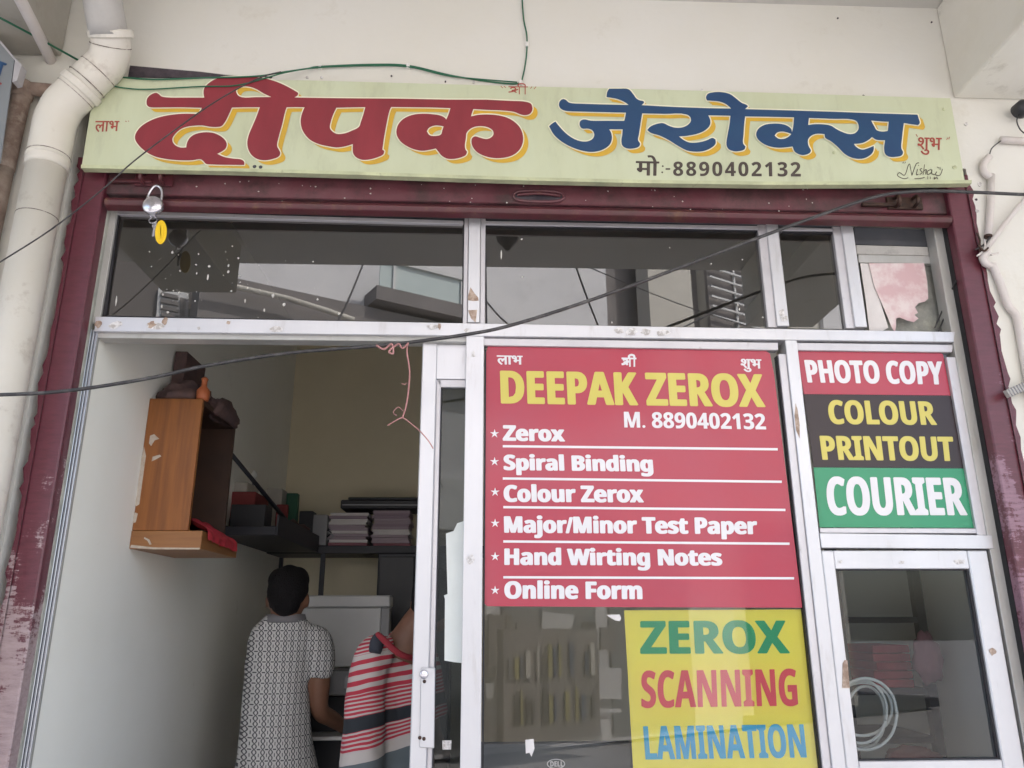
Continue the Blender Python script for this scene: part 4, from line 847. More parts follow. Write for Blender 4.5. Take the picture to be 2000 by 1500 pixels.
# ================================================================== PIPES AND WIRES
PY = -0.128; r0 = 0.061
b0 = U(96, 300, PY)
p_lo = Vector((b0.x, PY, 0.004)); p1_ = Vector((b0.x, PY, U(96, 218, PY).z)); p2_ = U(216, 116, PY-0.02); p3_ = U(216, 66, PY-0.07); p4_ = Vector((U(205, 60, PY-0.10).x-0.03, PY-0.36, 3.72))
dp = thing('drain_pipe', 'thick cream plastic drain pipe with two elbows at the left edge', 'pipe', (b0.x, PY, 0.0))
tube('straight_run', [p_lo, Vector((b0.x, PY, 1.5)), Vector((b0.x, PY, U(96, 330, PY).z))], r0-0.004, M_pvc, dp, smooth=1, seg=28)
elb = (p1_+(p2_-p1_)*0.30); low = Vector((b0.x, PY, U(96, 272, PY).z))
tube('lower_elbow', [Vector((b0.x, PY, U(96, 330, PY).z)), low, low.lerp(p1_, .55), p1_.lerp(low, .12)+Vector((0.006, 0, 0)), p1_+(p2_-p1_)*0.12, elb, p1_+(p2_-p1_)*0.46], r0, M_pvc, dp, smooth=5, seg=28)
tube('upper_elbow', [p1_+(p2_-p1_)*0.40, p2_-(p2_-p1_)*0.30, p2_-(p2_-p1_)*0.10, p2_+(p3_-p2_)*0.35, p3_], r0-0.002, M_pvc, dp, smooth=8, seg=28)
tube('ceiling_run', [p3_+(p4_-p3_)*0.02-Vector((0, 0.0, 0.02)), p3_+(p4_-p3_)*0.35, p4_], r0-0.004, M_pvcg, dp, smooth=3, seg=28)
def collar(c, d, r, ln, m=M_pvc):
    d = d.normalized(); vs, fs = tube_geo([c-d*ln/2, c-d*ln/2+d*0.004, c+d*ln/2-d*0.004, c+d*ln/2], [r-0.004, r, r, r-0.004], 28); mesh('socket_ring', vs, fs, m, dp, smooth=False)
def seam(c, d, r):
    d = d.normalized(); vs, fs = tube_geo([c-d*0.0012, c+d*0.0012], r+0.0006, 28); mesh('dirty_seam', vs, fs, M_seam, dp)
collar(Vector((b0.x, PY, U(96, 312, PY).z)), Vector((0, 0, 1)), r0+0.0025, 0.010); seam(Vector((b0.x, PY, U(96, 306, PY).z)), Vector((0, 0, 1)), r0+0.0006)
seam(Vector((b0.x, PY, U(96, 425, PY).z)), Vector((0, 0, 1)), r0-0.004)
dd_ = p2_-p1_
collar(p1_+dd_*0.44, dd_, r0+0.006, 0.028); seam(p1_+dd_*0.34, dd_, r0+0.001); seam(p1_+dd_*0.555, dd_, r0+0.0015); seam(p1_+dd_*0.76, dd_, r0-0.0005)
collar(p3_, p4_-p3_+(p3_-p2_)*1.5, r0+0.006, 0.026); seam(p3_-(p3_-p2_)*0.45, p3_-p2_, r0-0.001); collar(p3_+(p4_-p3_)*0.34, p4_-p3_, r0+0.004, 0.02, M_pvcg)
# thin white conduit under the left beam
zc = 3.385
cpipe = tube('beam_conduit', [Uz(-30, -120, zc), Uz(40, 0, zc), Uz(80, 78, zc), Uz(107, 134, zc)], 0.017, M_cond, smooth=2, seg=12)
tag(cpipe, 'thin off-white conduit running along the beam underside at the top left corner', 'conduit')
tube('bare_end', [Uz(103, 125, zc-0.002), Uz(112, 145, zc-0.004)], 0.019, M_rust, cpipe, smooth=1, seg=10)
# stained waste pipe beside the neighbour's sign
rx = U(33, 250, -0.03)
o = thing('waste_pipe', 'brown stained waste pipe between the neighbouring sign and the drain pipe', 'pipe', (rx.x, -0.10, 0.15))
tube('upright', [U(8, 330, -0.1), U(28, 240, -0.1), U(42, 185, -0.1)], 0.03, M_rust, o, smooth=3, seg=14)
tube('lower_upright', [Vector((U(8, 330, -0.1).x, -0.1, 0.15)), U(8, 330, -0.1)], 0.028, M_rust, o, smooth=1, seg=14)
tube('branch', [U(40, 172, -0.1), U(85, 176, -0.1), U(130, 180, -0.07)], 0.022, M_rust, o, smooth=2, seg=12)
c = U(42, 178, -0.1); lathe('joint', [(0.03, -0.03), (0.036, -0.02), (0.036, 0.02), (0.03, 0.03)], c, M_rust, o)
# neighbour's sign
ns = thing('neighbour_sign', 'corner of a grey framed sign board with blue letters at the far left', 'sign', U(0, 320, -0.2))
poly('panel', [(-420, -180), (0, 82), (28, 116), (0, 318), (-420, 330)], -0.2, 0.004, M_oshut, ns)
poly('frame_edge', [(0, 78), (30, 114), (42, 126), (33, 158), (24, 160), (29, 118), (0, 84)], -0.205, 0.03, M_bead, ns)
lettering('lettering', 'भ', [(-26, 110), (12, 124), (4, 150), (-30, 140)], -0.2012, M_blue, ns, 1.6, plain=True)
lettering('lettering', 'म', [(-30, 158), (2, 162), (0, 186), (-32, 184)], -0.2012, M_red, ns, 1.4, plain=True)

# green twin wire along the board
gw = [(200, 149, -0.07), (228, 150, -0.10), (300, 155, -0.108), (400, 152, -0.108), (500, 149, -0.108), (545, 142, -0.10), (600, 134, -0.075), (625, 130, -0.07), (720, 126, -0.068), (797, 128, -0.068), (880, 147, -0.068), (960, 160, -0.066), (1012, 163, -0.066), (1021, 150, -0.066), (1028, 110, -0.066), (1029, 70, -0.066), (1022, 30, -0.066), (1017, -60, -0.066)]
o = tube('green_wire', [U(*p) for p in gw], 0.0026, M_green, seg=6); tag(o, 'upper dark green wire pinned above the sign and climbing to the ceiling', 'wire')
for px, py in [(625, 130), (797, 128), (1017, 161), (1029, 86)]:
    c = U(px, py, -0.068); box('wire_clip', c.x-0.006, c.x+0.006, c.y-0.004, c.y+0.008, c.z-0.009, c.z+0.009, M_clip, o, 0.002)
gw2 = [(195, 160, -0.106), (222, 168, -0.107), (245, 172, -0.108), (290, 174.5, -0.108), (390, 169, -0.108), (460, 167, -0.108), (520, 152, -0.108), (565, 140, -0.10), (628, 131.5, -0.072), (720, 128.5, -0.07), (797, 130.5, -0.07), (870, 147, -0.07), (930, 154, -0.07), (1010, 160.5, -0.068)]
o = tube('green_wire', [U(*p) for p in gw2], 0.0022, M_green, seg=6); tag(o, 'lower dark green wire looping across the left end of the sign', 'wire')
gp = [(-60, 5), (0, 35), (70, 72), (150, 116), (185, 138)]
o = tube('green_wire', [Uz(x, y_, 3.385) for x, y_ in gp], 0.0035, M_green, seg=6); tag(o, 'green wire crossing the beam underside behind the thin conduit, top left', 'wire')
# black service cable sagging across the front
cab = [(-60, 772), (0, 771), (90, 767), (180, 757), (300, 737), (400, 715), (560, 690), (750, 674), (900, 655), (1010, 632), (1200, 570), (1400, 495), (1560, 435), (1700, 387), (1780, 374.5), (1860, 374), (2000, 380), (2080, 384)]
CY = -0.27
o = tube('service_cable', [U(x, y_, CY) for x, y_ in cab], 0.0052, M_wire, seg=8); tag(o, 'black cable sagging across the shop front from left edge to right edge', 'cable')
o = tube('thin_cable', [U(x, y_, -0.25+0.0001*x) for x, y_ in [(-60, 552), (0, 512), (100, 448), (200, 370), (260, 316), (340, 255), (420, 199), (500, 155)]]+[U(548, 140, -0.11)], 0.0021, M_wire, seg=6); tag(o, 'thin dark wire rising across the left end of the sign from the left edge', 'wire')
th = thing('pink_thread', 'faded pink thread knotted round the black cable above the sliding door', 'thread', U(790, 672, CY))
tube('knot', [U(735, 674, CY-.006), U(750, 682, CY-.006), U(765, 672, CY-.008), U(768, 690, CY-.006), U(760, 686, CY-.006), U(778, 672, CY-.008), U(786, 680, CY-.006), U(798, 670, CY-.006)], 0.0028, M_pink, th, seg=6)
tube('tail', [U(796, 672, CY), U(795, 690, CY), U(800, 725, CY), U(797, 770, CY), U(792, 798, CY), U(786, 816, CY)], 0.0022, M_pink, th, seg=6)
tube('tail', [U(757, 831, CY), U(772, 822, CY), U(786, 816, CY), U(800, 825, CY), U(820, 842, CY), U(836, 860, CY), U(846, 876, CY)], 0.0017, M_pink, th, seg=6)
tube('curl', [U(795, 747, CY), U(790, 751, CY), U(784, 748, CY)], 0.0011, M_pink, th, seg=5)
tube('curl', [U(787, 803, CY), U(778, 795, CY), U(768, 805, CY), U(775, 812, CY)], 0.0012, M_pink, th, seg=5)
fx = thing('wall_lamp_holder', 'black lamp holder with loose wires at the right edge near the beam', 'lamp holder', U(1992, 222, YW-0.05))
fc = U(1994, 214, YW-0.04)
lathe('holder', [(0.014, -0.03), (0.026, -0.02), (0.028, 0.012), (0.018, 0.02)], fc, M_dark, fx, axis='Y')
tube('loose_wire', [fc+Vector((-0.01, 0, -0.02)), U(1986, 236, YW-0.04), U(1992, 252, YW-0.03), U(2003, 262, YW-0.02)], 0.0022, M_wire, fx, seg=6)
o = plate('junction_plug', 1984, 150, 0.016, 0.016, YW-0.03, 0.03, M_dark, None); tag(o, 'small black plug on the beam face above the lamp holder', 'plug')
# conduits on the right-hand wall
YC = YW-0.014
o = tube('wall_conduit', [U(1955, 273, YC), U(2060, 279, YC)], 0.0125, M_cond, smooth=1, seg=12); tag(o, 'short horizontal white conduit at the right edge beside the sign', 'conduit')
o = thing('elbow_conduit', 'upright off-white conduit with a bent top beside the right end of the sign', 'conduit', U(1932, 468, YC))
tube('bend', [U(1932, 306, YC), U(1921, 320, YC), U(1922, 336, YC), U(1934, 346, YC)], 0.0115, M_cond, o, seg=12)
tube('upright', [U(1936, 342, YC), U(1935, 400, YC), U(1930, 462, YC)], 0.0115, M_cond, o, smooth=1, seg=12)
tube('open_end', [U(1930, 460, YC), U(1930, 464, YC)], 0.0125, M_dsteel, o, smooth=1, seg=12)
tube('feed_wire', [U(1932, 308, YC), U(1937, 290, YC), U(1955, 275, YC)], 0.002, M_wire, o, seg=6)
o = tube('wall_conduit', [U(1925, 488, YC-0.01), U(1960, 440, YC-0.01), U(2050, 330, YC-0.01)], 0.008, M_cond, smooth=1, seg=10); tag(o, 'slanting pale conduit rising to the right edge from the wire tangle', 'conduit')
tg_ = thing('wire_tangle', 'tangle of taped joints and bare wire ends beside the right guide channel', 'wires', U(1922, 510, YC))
for k, pts in enumerate([[(1908, 455), (1914, 470), (1912, 485), (1920, 495)], [(1905, 488), (1915, 482), (1925, 475), (1935, 460)], [(1908, 500), (1918, 492), (1924, 480), (1922, 468)], [(1910, 478), (1922, 490), (1930, 484)], [(1935, 498), (1950, 494)]]):
    tube('wire_end', [U(x, y_, YC-0.006*k) for x, y_ in pts], 0.0032, [M_dsteel, M_wire, M_cond, M_dsteel, M_cond][k], tg_, seg=6)
tube('taped_joint', [U(1924, 475, YC), U(1928, 492, YC), U(1920, 502, YC), U(1926, 515, YC), U(1940, 520, YC)], [0.006, 0.012, 0.013, 0.012, 0.010], M_cond, tg_, seg=10)
o = tube('sleeve_conduit', [U(1938, 516, YC), U(1954, 555, YC), U(1968, 595, YC), U(1984, 616, YC), U(1992, 650, YC), U(2008, 740, YC), U(2040, 900, YC)], 0.0125, M_cond, seg=12); tag(o, 'dirty white sleeve conduit kinking down the right wall', 'conduit')
cn = thing('plug_connector', 'grey ribbed plug end dangling at the right edge of the wall', 'plug', U(1985, 765, YC))
a = U(1970, 768, YC-.02); b = U(2030, 742, YC-.02); dv = (b-a).normalized(); nv = Vector((-dv.z, 0, dv.x))
hexa('plug_body', [a+nv*.012, a-nv*.012, a-nv*.012+Vector((0, .02, 0)), a+nv*.012+Vector((0, .02, 0))], [b+nv*.012, b-nv*.012, b-nv*.012+Vector((0, .02, 0)), b+nv*.012+Vector((0, .02, 0))], M_pvcg, cn, 0.002)
for k in range(7):
    q = a+dv*(0.006+k*0.010)+Vector((0, -0.001, 0)); tube('rib', [q+nv*.013, q-nv*.013], 0.0018, M_copierd, cn, smooth=1, seg=6)

# ================================================================== INSIDE THE SHOP
# ---- wooden shrine cabinet on the left wall
cy0 = Ux(262, 1000, XL).y; xc = U(371, 1000, cy0).x; cy1 = cy0+0.40
cz1 = U(295, 778, cy0).z; cz0 = U(258, 1036, cy0).z; cb0 = U(255, 1072, cy0).z
sc_ = thing('shrine_cabinet', 'small brown laminate cabinet hung on the left inner wall, chipped edges', 'cabinet', (XL+0.1, cy0+0.2, cb0))
box('near_side', XL+0.001, xc, cy0, cy0+0.018, cz0, cz1, M_wood, sc_, 0.0015)
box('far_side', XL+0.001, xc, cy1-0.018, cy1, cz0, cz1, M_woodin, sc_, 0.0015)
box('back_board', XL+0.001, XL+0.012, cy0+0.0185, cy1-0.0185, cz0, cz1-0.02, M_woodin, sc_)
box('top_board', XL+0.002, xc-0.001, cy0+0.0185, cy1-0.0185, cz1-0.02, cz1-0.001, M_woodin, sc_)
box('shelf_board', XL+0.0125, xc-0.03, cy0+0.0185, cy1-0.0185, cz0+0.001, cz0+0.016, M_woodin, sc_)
xb = U(394, 1050, cy0-0.004).x
bs = box('base_drawer', XL+0.001, xb, cy0-0.004, cy1+0.004, cb0, cz0-0.001, M_woodh, sc_, 0.002)
def chipface(pts, y, par): return poly('chip', pts, y, 0.0006, M_chip, par)
chipface([(293, 851), (301, 848), (311, 857), (302, 860), (295, 871), (291, 866)], cy0-0.0007, sc_)
chipface([(298, 892), (312, 888), (315, 891), (303, 898), (296, 901)], cy0-0.0007, sc_)
chipface([(281, 872), (285, 890), (278, 940), (272, 985), (263, 990), (268, 940), (275, 900)], cy0-0.0007, sc_)
chipface([(262, 1000), (269, 1003), (265, 1020), (259, 1022)], cy0-0.0007, sc_)
chipface([(256, 1064), (300, 1069), (390, 1070), (390, 1073), (300, 1073), (254, 1070)], cy0-0.0047, bs)
chipface([(282, 1049), (292, 1054), (296, 1063), (292, 1064), (288, 1056), (281, 1052)], cy0-0.0047, bs)
# cloth and offerings on and in it
def blob(name, c, rx, ry, rz, m, parent=None, amp=0.25, fr=9.0, seg=20, seed=0):
    bm = bmesh.new(); bmesh.ops.create_icosphere(bm, subdivisions=3, radius=1)
    for v in bm.verts:
        k = 1+amp*noise.noise(v.co*fr*0.25+Vector((seed, seed*2.1, 0)))+0.5*amp*noise.noise(v.co*fr*0.6+Vector((seed, 3, 0)))
        v.co = Vector((v.co.x*rx*k, v.co.y*ry*k, max(-0.75, v.co.z)*rz*k))+Vector(c)
    me = bpy.data.meshes.new(name); bm.to_mesh(me); bm.free(); me.shade_smooth(); return link(name, me, m, parent)
tc_ = U(338, 766, cy0+0.08)
o = blob('cloth_bundle', (XL+0.085, cy0+0.11, cz1+0.032), 0.085, 0.11, 0.052, M_dcloth, amp=0.35, fr=12, seed=1); tag(o, 'crumpled dark cloth lying on top of the wooden cabinet', 'cloth')
o = blob('garland_heap', (xc-0.010, cy0+0.26, cz1+0.012), 0.042, 0.15, 0.045, M_dcloth, amp=0.35, fr=10, seed=4); tag(o, 'dark dried garland drooping over the front edge of the cabinet', 'garland')
fz = thing('leaning_frame', 'thin dark framed picture leaning on the wall above the cabinet', 'picture', (XL+0.03, cy0+0.25, cz1))
qa = [(XL+0.004, cy0+0.15, cz1+0.04), (XL+0.010, cy0+0.15, cz1+0.23), (XL+0.010, cy0+0.36, cz1+0.23), (XL+0.004, cy0+0.36, cz1+0.04)]
hexa('frame', qa, [(x+0.045, y_, z) for x, y_, z in qa], M_dcloth, fz, 0.002)
hexa('picture', [(XL+0.0505, cy0+0.17, cz1+0.06), (XL+0.0560, cy0+0.17, cz1+0.21), (XL+0.0560, cy0+0.34, cz1+0.21), (XL+0.0505, cy0+0.34, cz1+0.06)], [(XL+0.052, cy0+0.17, cz1+0.06), (XL+0.0575, cy0+0.17, cz1+0.21), (XL+0.0575, cy0+0.34, cz1+0.21), (XL+0.052, cy0+0.34, cz1+0.06)], M_dcloth, fz)
bc = Vector((xc-0.012, cy0+0.03, cz1))
o = lathe('offering_bottle', [(0.020, 0.0005), (0.023, 0.012), (0.023, 0.038), (0.010, 0.055), (0.010, 0.072), (0.013, 0.082), (0.005, 0.090)], bc, M_orange); tag(o, 'small orange bottle standing on the cabinet corner', 'bottle')
rcl = thing('red_cloth', 'bright red cloth spilling from the cabinet shelf over its base', 'cloth', (xc-0.02, cy0+0.12, cz0+0.017))
def drape():
    rows = []; y0_, y1_ = cy0+0.03, cy1-0.05
    prof = [(XL+0.04, cz0+0.022), (XL+0.10, cz0+0.045), (xc-0.035, cz0+0.05), (xc+0.004, cz0+0.028), (xb+0.006, cz0+0.005), (xb+0.012, cz0-0.03)]
    n = 14; V, Fs = [], []
    pp_ = cr([(a_, 0, b_) for a_, b_ in prof], 4)
    for i in range(n+1):
        t = i/n
        for j, p in enumerate(pp_):
            k = j/len(pp_); V.append((p.x+0.006*math.sin(i*1.9+j*.3)*k, y0_+(y1_-y0_)*t, p.z+0.010*math.sin(i*1.3+k*2)*(1-abs(2*k-1))*1.2-0.012*k*t+0.004*math.sin(i*2.7)))
    L = len(pp_)
    for i in range(n):
        for j in range(L-1): Fs.append((i*L+j, i*L+j+1, (i+1)*L+j+1, (i+1)*L+j))
    return V, Fs
V, Fs = drape(); mesh('cloth', V, Fs, M_redc, rcl, smooth=True)

# ---- black iron shelf round the corner
ZSH = 2.005
shf = thing('wall_shelf', 'black iron shelf running along the left wall and round onto the back wall', 'shelf', (XL+0.2, 2.2, ZSH-0.04))
ySH0 = 1.25
box('side_shelf', XL+0.001, XL+0.28, ySH0, YB-0.33, ZSH-0.04, ZSH, M_iron, shf, 0.003)
box('rear_shelf', XL+0.001, 0.30, YB-0.32, YB-0.001, ZSH-0.045, ZSH-0.002, M_iron, shf, 0.003)
box('shelf_upstand', XL+0.2805, XL+0.288, ySH0, YB-0.33, ZSH-0.04, ZSH+0.05, M_iron, shf)
tube('tie_rod', [Ux(436, 868, XL+0.03), Vector((XL+0.26, 1.75, ZSH+0.02))], 0.010, M_iron, shf, smooth=1, seg=8)
px_ = U(630, 1110, YB-0.30).x
box('prop', px_-0.012, px_+0.012, YB-0.315, YB-0.29, 0.15, ZSH-0.046, M_iron, shf)
px_ = U(548, 1110, YB-0.02).x
box('prop', px_-0.01, px_+0.01, YB-0.03, YB-0.006, 0.15, ZSH-0.046, M_iron, shf)
def onshelf(name, px0, px1, py0, y, d, m, label, cat, group=None, zb=None):
    a = U(px0, py0, y); b = U(px1, py0, y); zb = ZSH+0.0005 if zb is None else zb
    o = box(name, a.x, b.x, y, y+d, zb, max(a.z, zb+0.01), m, bevel=0.003); return tag(o, label, cat, group)
onshelf('card_box', 438, 484, 941, 1.50, 0.20, M_boxg, 'pale card box on the near end of the side shelf beside the cabinet', 'box', zb=ZSH+0.10)
onshelf('red_box', 430, 500, 960, 1.48, 0.24, M_boxr, 'dark red box under the pale card box on the side shelf', 'box')
onshelf('file_tray', 452, 520, 985, 1.30, 0.10, M_dark, 'black tray at the near end of the side shelf', 'tray', zb=ZSH+0.0005)
onshelf('white_carton', 520, 552, 954, 2.02, 0.12, M_boxg, 'small whitish carton on the side shelf near the corner', 'carton', zb=ZSH+0.0005)
onshelf('green_tin', 560, 582, 963, 2.1, 0.05, M_boxgr, 'dark green tin standing in the corner of the shelf', 'tin')
o = blob('cable_heap', (U(600, 1020, 2.25).x, 2.27, ZSH+0.03), 0.13, 0.08, 0.06, M_dark, amp=0.5, fr=16, seed=9); tag(o, 'heap of dark cables and adapters in the shelf corner', 'cables')
cx_ = U(600, 1020, 2.2).x
for k in range(9):
    q0 = Vector((cx_+random.uniform(-.12, .10), 2.19+random.uniform(0, .06), ZSH+0.02)); tube('loose_cable', [q0, q0+Vector((random.uniform(-.05, .05), -.01, random.uniform(.05, .09))), q0+Vector((random.uniform(-.02, .12), -.02, random.uniform(.03, .07))), q0+Vector((random.uniform(.03, .14), 0, .005))], 0.004, [M_dark, M_iron, M_copierd][k % 3], o, seg=6)
o = blob('bag_heap', (XL+0.19, 1.95, ZSH+0.05), 0.075, 0.13, 0.06, M_dcloth, amp=0.4, fr=12, seed=11); tag(o, 'dark bag slumped on the side shelf behind the red box', 'bag')
for k, (pa, pb, py, yy, dd, mm, lab, cat) in enumerate([(585, 612, 998, 2.16, 0.10, M_dark, 'black adapter box standing left of the paper piles on the rear shelf', 'box'), (612, 640, 1005, 2.18, 0.10, M_copierd, 'grey low box touching the left-hand paper pile', 'box'), (500, 524, 975, 1.74, 0.10, M_dark, 'black upright file on the side shelf behind the red box', 'file'), (540, 562, 985, 1.98, 0.03, M_boxr, 'small dark red packet in front of the whitish carton', 'packet')]):
    onshelf(['adapter_box', 'low_box', 'upright_file', 'small_packet'][k], pa, pb, py, yy, dd, mm, lab, cat)
bl = U(493, 930, 1.80); o = thing('lamp_bulb', 'frosted white bulb sticking up above the side shelf', 'bulb', bl)
lathe('globe', [(0.008, -0.03), (0.024, -0.008), (0.027, 0.008), (0.02, 0.024), (0.004, 0.032)], bl, M_bulb, o)
lathe('cap', [(0.012, -0.055), (0.012, -0.028)], bl, M_copierd, o, seg=14)
tube('holder', [bl+Vector((0, 0, -0.054)), Vector((bl.x, bl.y, ZSH+0.001))], 0.012, M_dark, o, smooth=1)
# reams of printed sheets: each pile of several bundles
pile_i = 0
for (pa, pb, nb, yy, lab) in [(642, 716, 11, 2.20, 'left-hand pile of pale pink paper on the rear shelf'), (727, 799, 13, 2.22, 'right-hand pile of pale pink paper on the rear shelf beside the door')]:
    a, b = U(pa, 1030, yy), U(pb, 1030, yy); top = U(pa, 1001 if nb == 11 else 996, yy).z; zb = ZSH+0.0005; hh = (top-zb)/nb
    pile = thing('paper_pile', lab, 'paper pile', ((a.x+b.x)/2, yy+0.1, zb))
    for k in range(nb):
        dx = random.uniform(-.009, .009)
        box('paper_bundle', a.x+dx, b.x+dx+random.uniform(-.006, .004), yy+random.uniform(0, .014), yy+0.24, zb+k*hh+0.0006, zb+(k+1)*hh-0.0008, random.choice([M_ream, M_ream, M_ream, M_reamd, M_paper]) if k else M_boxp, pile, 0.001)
top = U(700, 998, 2.2).z
pr = thing('old_printer', 'flat black machine lying on the paper piles on the rear shelf', 'printer', (U(740, 990, 2.2).x, 2.3, top))
a, b = U(665, 998, 2.2), U(812, 998, 2.2)
box('body', a.x, b.x+0.04, 2.19, 2.44, top+0.012, top+0.062, M_dark, pr, 0.006)
box('lid', a.x+0.04, b.x+0.05, 2.195, 2.44, top+0.0625, top+0.078, M_dark, pr, 0.004)
box('slot_trim', a.x+0.01, b.x+0.03, 2.185, 2.1895, top+0.030, top+0.036, M_copierd, pr)
# ---- dark steel cupboard under the rear shelf
a, b = U(735, 1150, YB-0.42), U(880, 1150, YB-0.42)
cup = thing('steel_cupboard', 'tall black steel cupboard under the rear shelf beside the door', 'cupboard', ((a.x+b.x)/2, YB-0.2, 0.15))
box('carcass', a.x, b.x, YB-0.40, YB-0.005, 0.151, ZSH-0.05, M_iron, cup, 0.004)
box('door_leaf', a.x+0.01, (a.x+b.x)/2-0.002, YB-0.415, YB-0.4005, 0.17, ZSH-0.07, M_dark, cup, 0.003)
box('door_leaf', (a.x+b.x)/2+0.002, b.x-0.01, YB-0.415, YB-0.4005, 0.17, ZSH-0.07, M_dark, cup, 0.003)
# ---- photocopier with its lid raised
cyp = 1.62
cop = thing('photocopier', 'grey photocopier with its flat lid raised, behind the two men', 'photocopier', (U(680, 1400, cyp).x, cyp+0.2, 0.15))
a, b = U(598, 1190, cyp), U(744, 1190, cyp); zl = U(670, 1303, cyp).z; zt = U(670, 1187, cyp).z
box('lid_panel', a.x-0.03, b.x, cyp, cyp+0.03, zl, zt, M_copier, cop, 0.004)
c0, c1 = U(588, 1163, cyp-0.02), U(762, 1163, cyp-0.02)
box('feeder', c0.x, c1.x, cyp-0.02, cyp+0.12, zt+0.001, c0.z, M_copier, cop, 0.006)
box('feeder_side', b.x+0.001, c1.x-0.002, cyp+0.002, cyp+0.10, zl+0.10, zt, M_copierd, cop, 0.004)
box('scanner_deck', a.x-0.06, c1.x+0.02, cyp-0.30, cyp+0.16, zl-0.10, zl-0.004, M_copierd, cop, 0.006)
box('glass_trim', a.x, c1.x-0.04, cyp-0.26, cyp-0.03, zl-0.0035, zl-0.001, M_dark, cop)
box('cabinet', a.x-0.04, c1.x, cyp-0.26, cyp+0.16, 0.16, zl-0.101, M_dark, cop, 0.006)
box('output_tray', a.x-0.02, c1.x-0.05, cyp-0.42, cyp-0.262, zl-0.26, zl-0.245, M_copier, cop, 0.003)
box('control_panel', b.x-0.10, c1.x+0.02, cyp-0.36, cyp-0.3005, zl-0.07, zl-0.02, M_copierd, cop, 0.004)

# ---- behind the right-hand panes
dt = thing('counter_table', 'dark counter behind the lower panes', 'counter', (0.75, 0.45, 0.15))
box('top', 0.02, 1.00, 0.12, 0.72, 0.88, 0.92, M_woodin, dt, 0.004)
box('front_panel', 0.04, 0.98, 0.66, 0.70, 0.15, 0.8795, M_woodin, dt)
mc = U(1085, 1492, 0.30)
mo = thing('computer_monitor', 'grey-backed computer monitor with a DELL badge behind the lower pane', 'monitor', (mc.x, 0.34, 0.921))
box('back_shell', mc.x-0.24, mc.x+0.24, 0.30, 0.335, mc.z-0.20, mc.z+0.06, M_monback, mo, 0.012, 2)
box('stand', mc.x-0.03, mc.x+0.03, 0.3355, 0.36, 0.935, mc.z-0.02, M_dark, mo)
box('foot', mc.x-0.11, mc.x+0.11, 0.26, 0.42, 0.921, 0.9345, M_dark, mo, 0.004)
lettering('badge_lettering', 'DELL', [(1075, 1487), (1100, 1487), (1100, 1497), (1075, 1497)], 0.2995, M_vwht, mo, 0.2)
strokes('badge_ring', [[(1086+17*math.cos(a), 1492+9*math.sin(a)) for a in [2*math.pi*k/16 for k in range(17)]]], 1.6, 0.2993, M_vwht, mo)
# papers stuck inside the sliding leaf and pane
o = poly('notice_sheet', [(871, 1042), (886, 1037), (893, 1022), (905, 1018), (912, 1018), (912, 1296), (885, 1293), (868, 1290), (869, 1170), (867, 1163), (874, 1160)], 0.0508, 0.0006, M_paperg); tag(o, 'tall torn pale green sheet stuck on the sliding door glass', 'paper')
o = poly('sticker', [(864, 1446), (882, 1446), (881, 1464), (864, 1464)], 0.0508, 0.0006, M_tapeg); tag(o, 'small square sticker low on the sliding door glass', 'sticker')
o = poly('paper_corner', [(1184, 1201), (1210, 1200), (1213, 1207), (1211, 1213), (1202, 1212), (1193, 1207)], YG-0.002, 0.0006, M_paper); tag(o, 'scrap of white paper stuck just under the red poster', 'paper')
o = poly('paper_shred', [(1026, 1445), (1042, 1443), (1044, 1462), (1038, 1478), (1034, 1470), (1027, 1472)], YG-0.002, 0.0006, M_paper); tag(o, 'ragged white paper shred low on the big pane', 'paper')
# white cable coil behind the hatch glass
ccx = thing('cable_coil', 'coil of white cable hanging behind the hatch door glass', 'cable', U(1700, 1455, 0.06))
for k, (rx_, ry_, ox, oy, t0) in enumerate([(62, 70, 1690, 1395, 0), (50, 62, 1682, 1390, 0.3), (58, 52, 1684, 1385, 0.6), (38, 60, 1690, 1400, 1.1)]):
    pts = [U(ox+rx_*math.cos(t0+a), oy+ry_*math.sin(t0+a), 0.075+0.012*k+0.006*math.sin(2*a)) for a in [2*math.pi*i/12 for i in range(13)]]
    tube('cable_loop', pts, 0.0045, M_white, ccx, smooth=4, seg=6)
# dark shelving with stacked red bundles seen through the hatch
rk = thing('dark_rack', 'dark steel rack behind the hatch door', 'rack', (1.2, 0.55, 0.15))
yy = 0.42
for px in (1640, 1800): 
    x_ = U(px, 1200, yy).x; box('upright', x_-0.015, x_+0.015, yy, yy+0.03, 0.151, 2.05, M_iron, rk)
xa, xb_ = U(1645, 1200, yy).x, U(1796, 1200, yy).x
for py in (1205, 1345, 1440): z_ = U(1700, py, yy).z; box('rack_shelf', xa, xb_, yy+0.002, yy+0.32, z_-0.02, z_, M_iron, rk)
zz = U(1700, 1345, yy).z
x_ = U(1716, 1300, yy).x
bs_ = thing('bundle_stack', 'stack of red-covered paper bundles on the dark rack behind the hatch glass', 'bundles', (x_+0.06, yy+0.13, zz))
hb_ = U(1825, 1290, 0.3)
o = blob('pink_bag', (hb_.x, 0.34, hb_.z), 0.045, 0.03, 0.085, M_boxp, amp=0.35, fr=9, seed=21); tag(o, 'dusky pink bag hanging behind the right half of the hatch glass', 'bag')
hb_ = U(1800, 1478, 0.3)
o = blob('red_bag', (hb_.x, 0.36, hb_.z-0.02), 0.09, 0.05, 0.045, M_boxr, amp=0.3, fr=9, seed=23); tag(o, 'dark red bag at the bottom of the hatch glass', 'bag')
for k in range(5): box('bundle', x_+random.uniform(-.01, .01), x_+0.125, yy+0.02, yy+0.25, zz+0.0006+k*0.0275, zz+0.026+k*0.0275, M_redc, bs_, bevel=0.003)
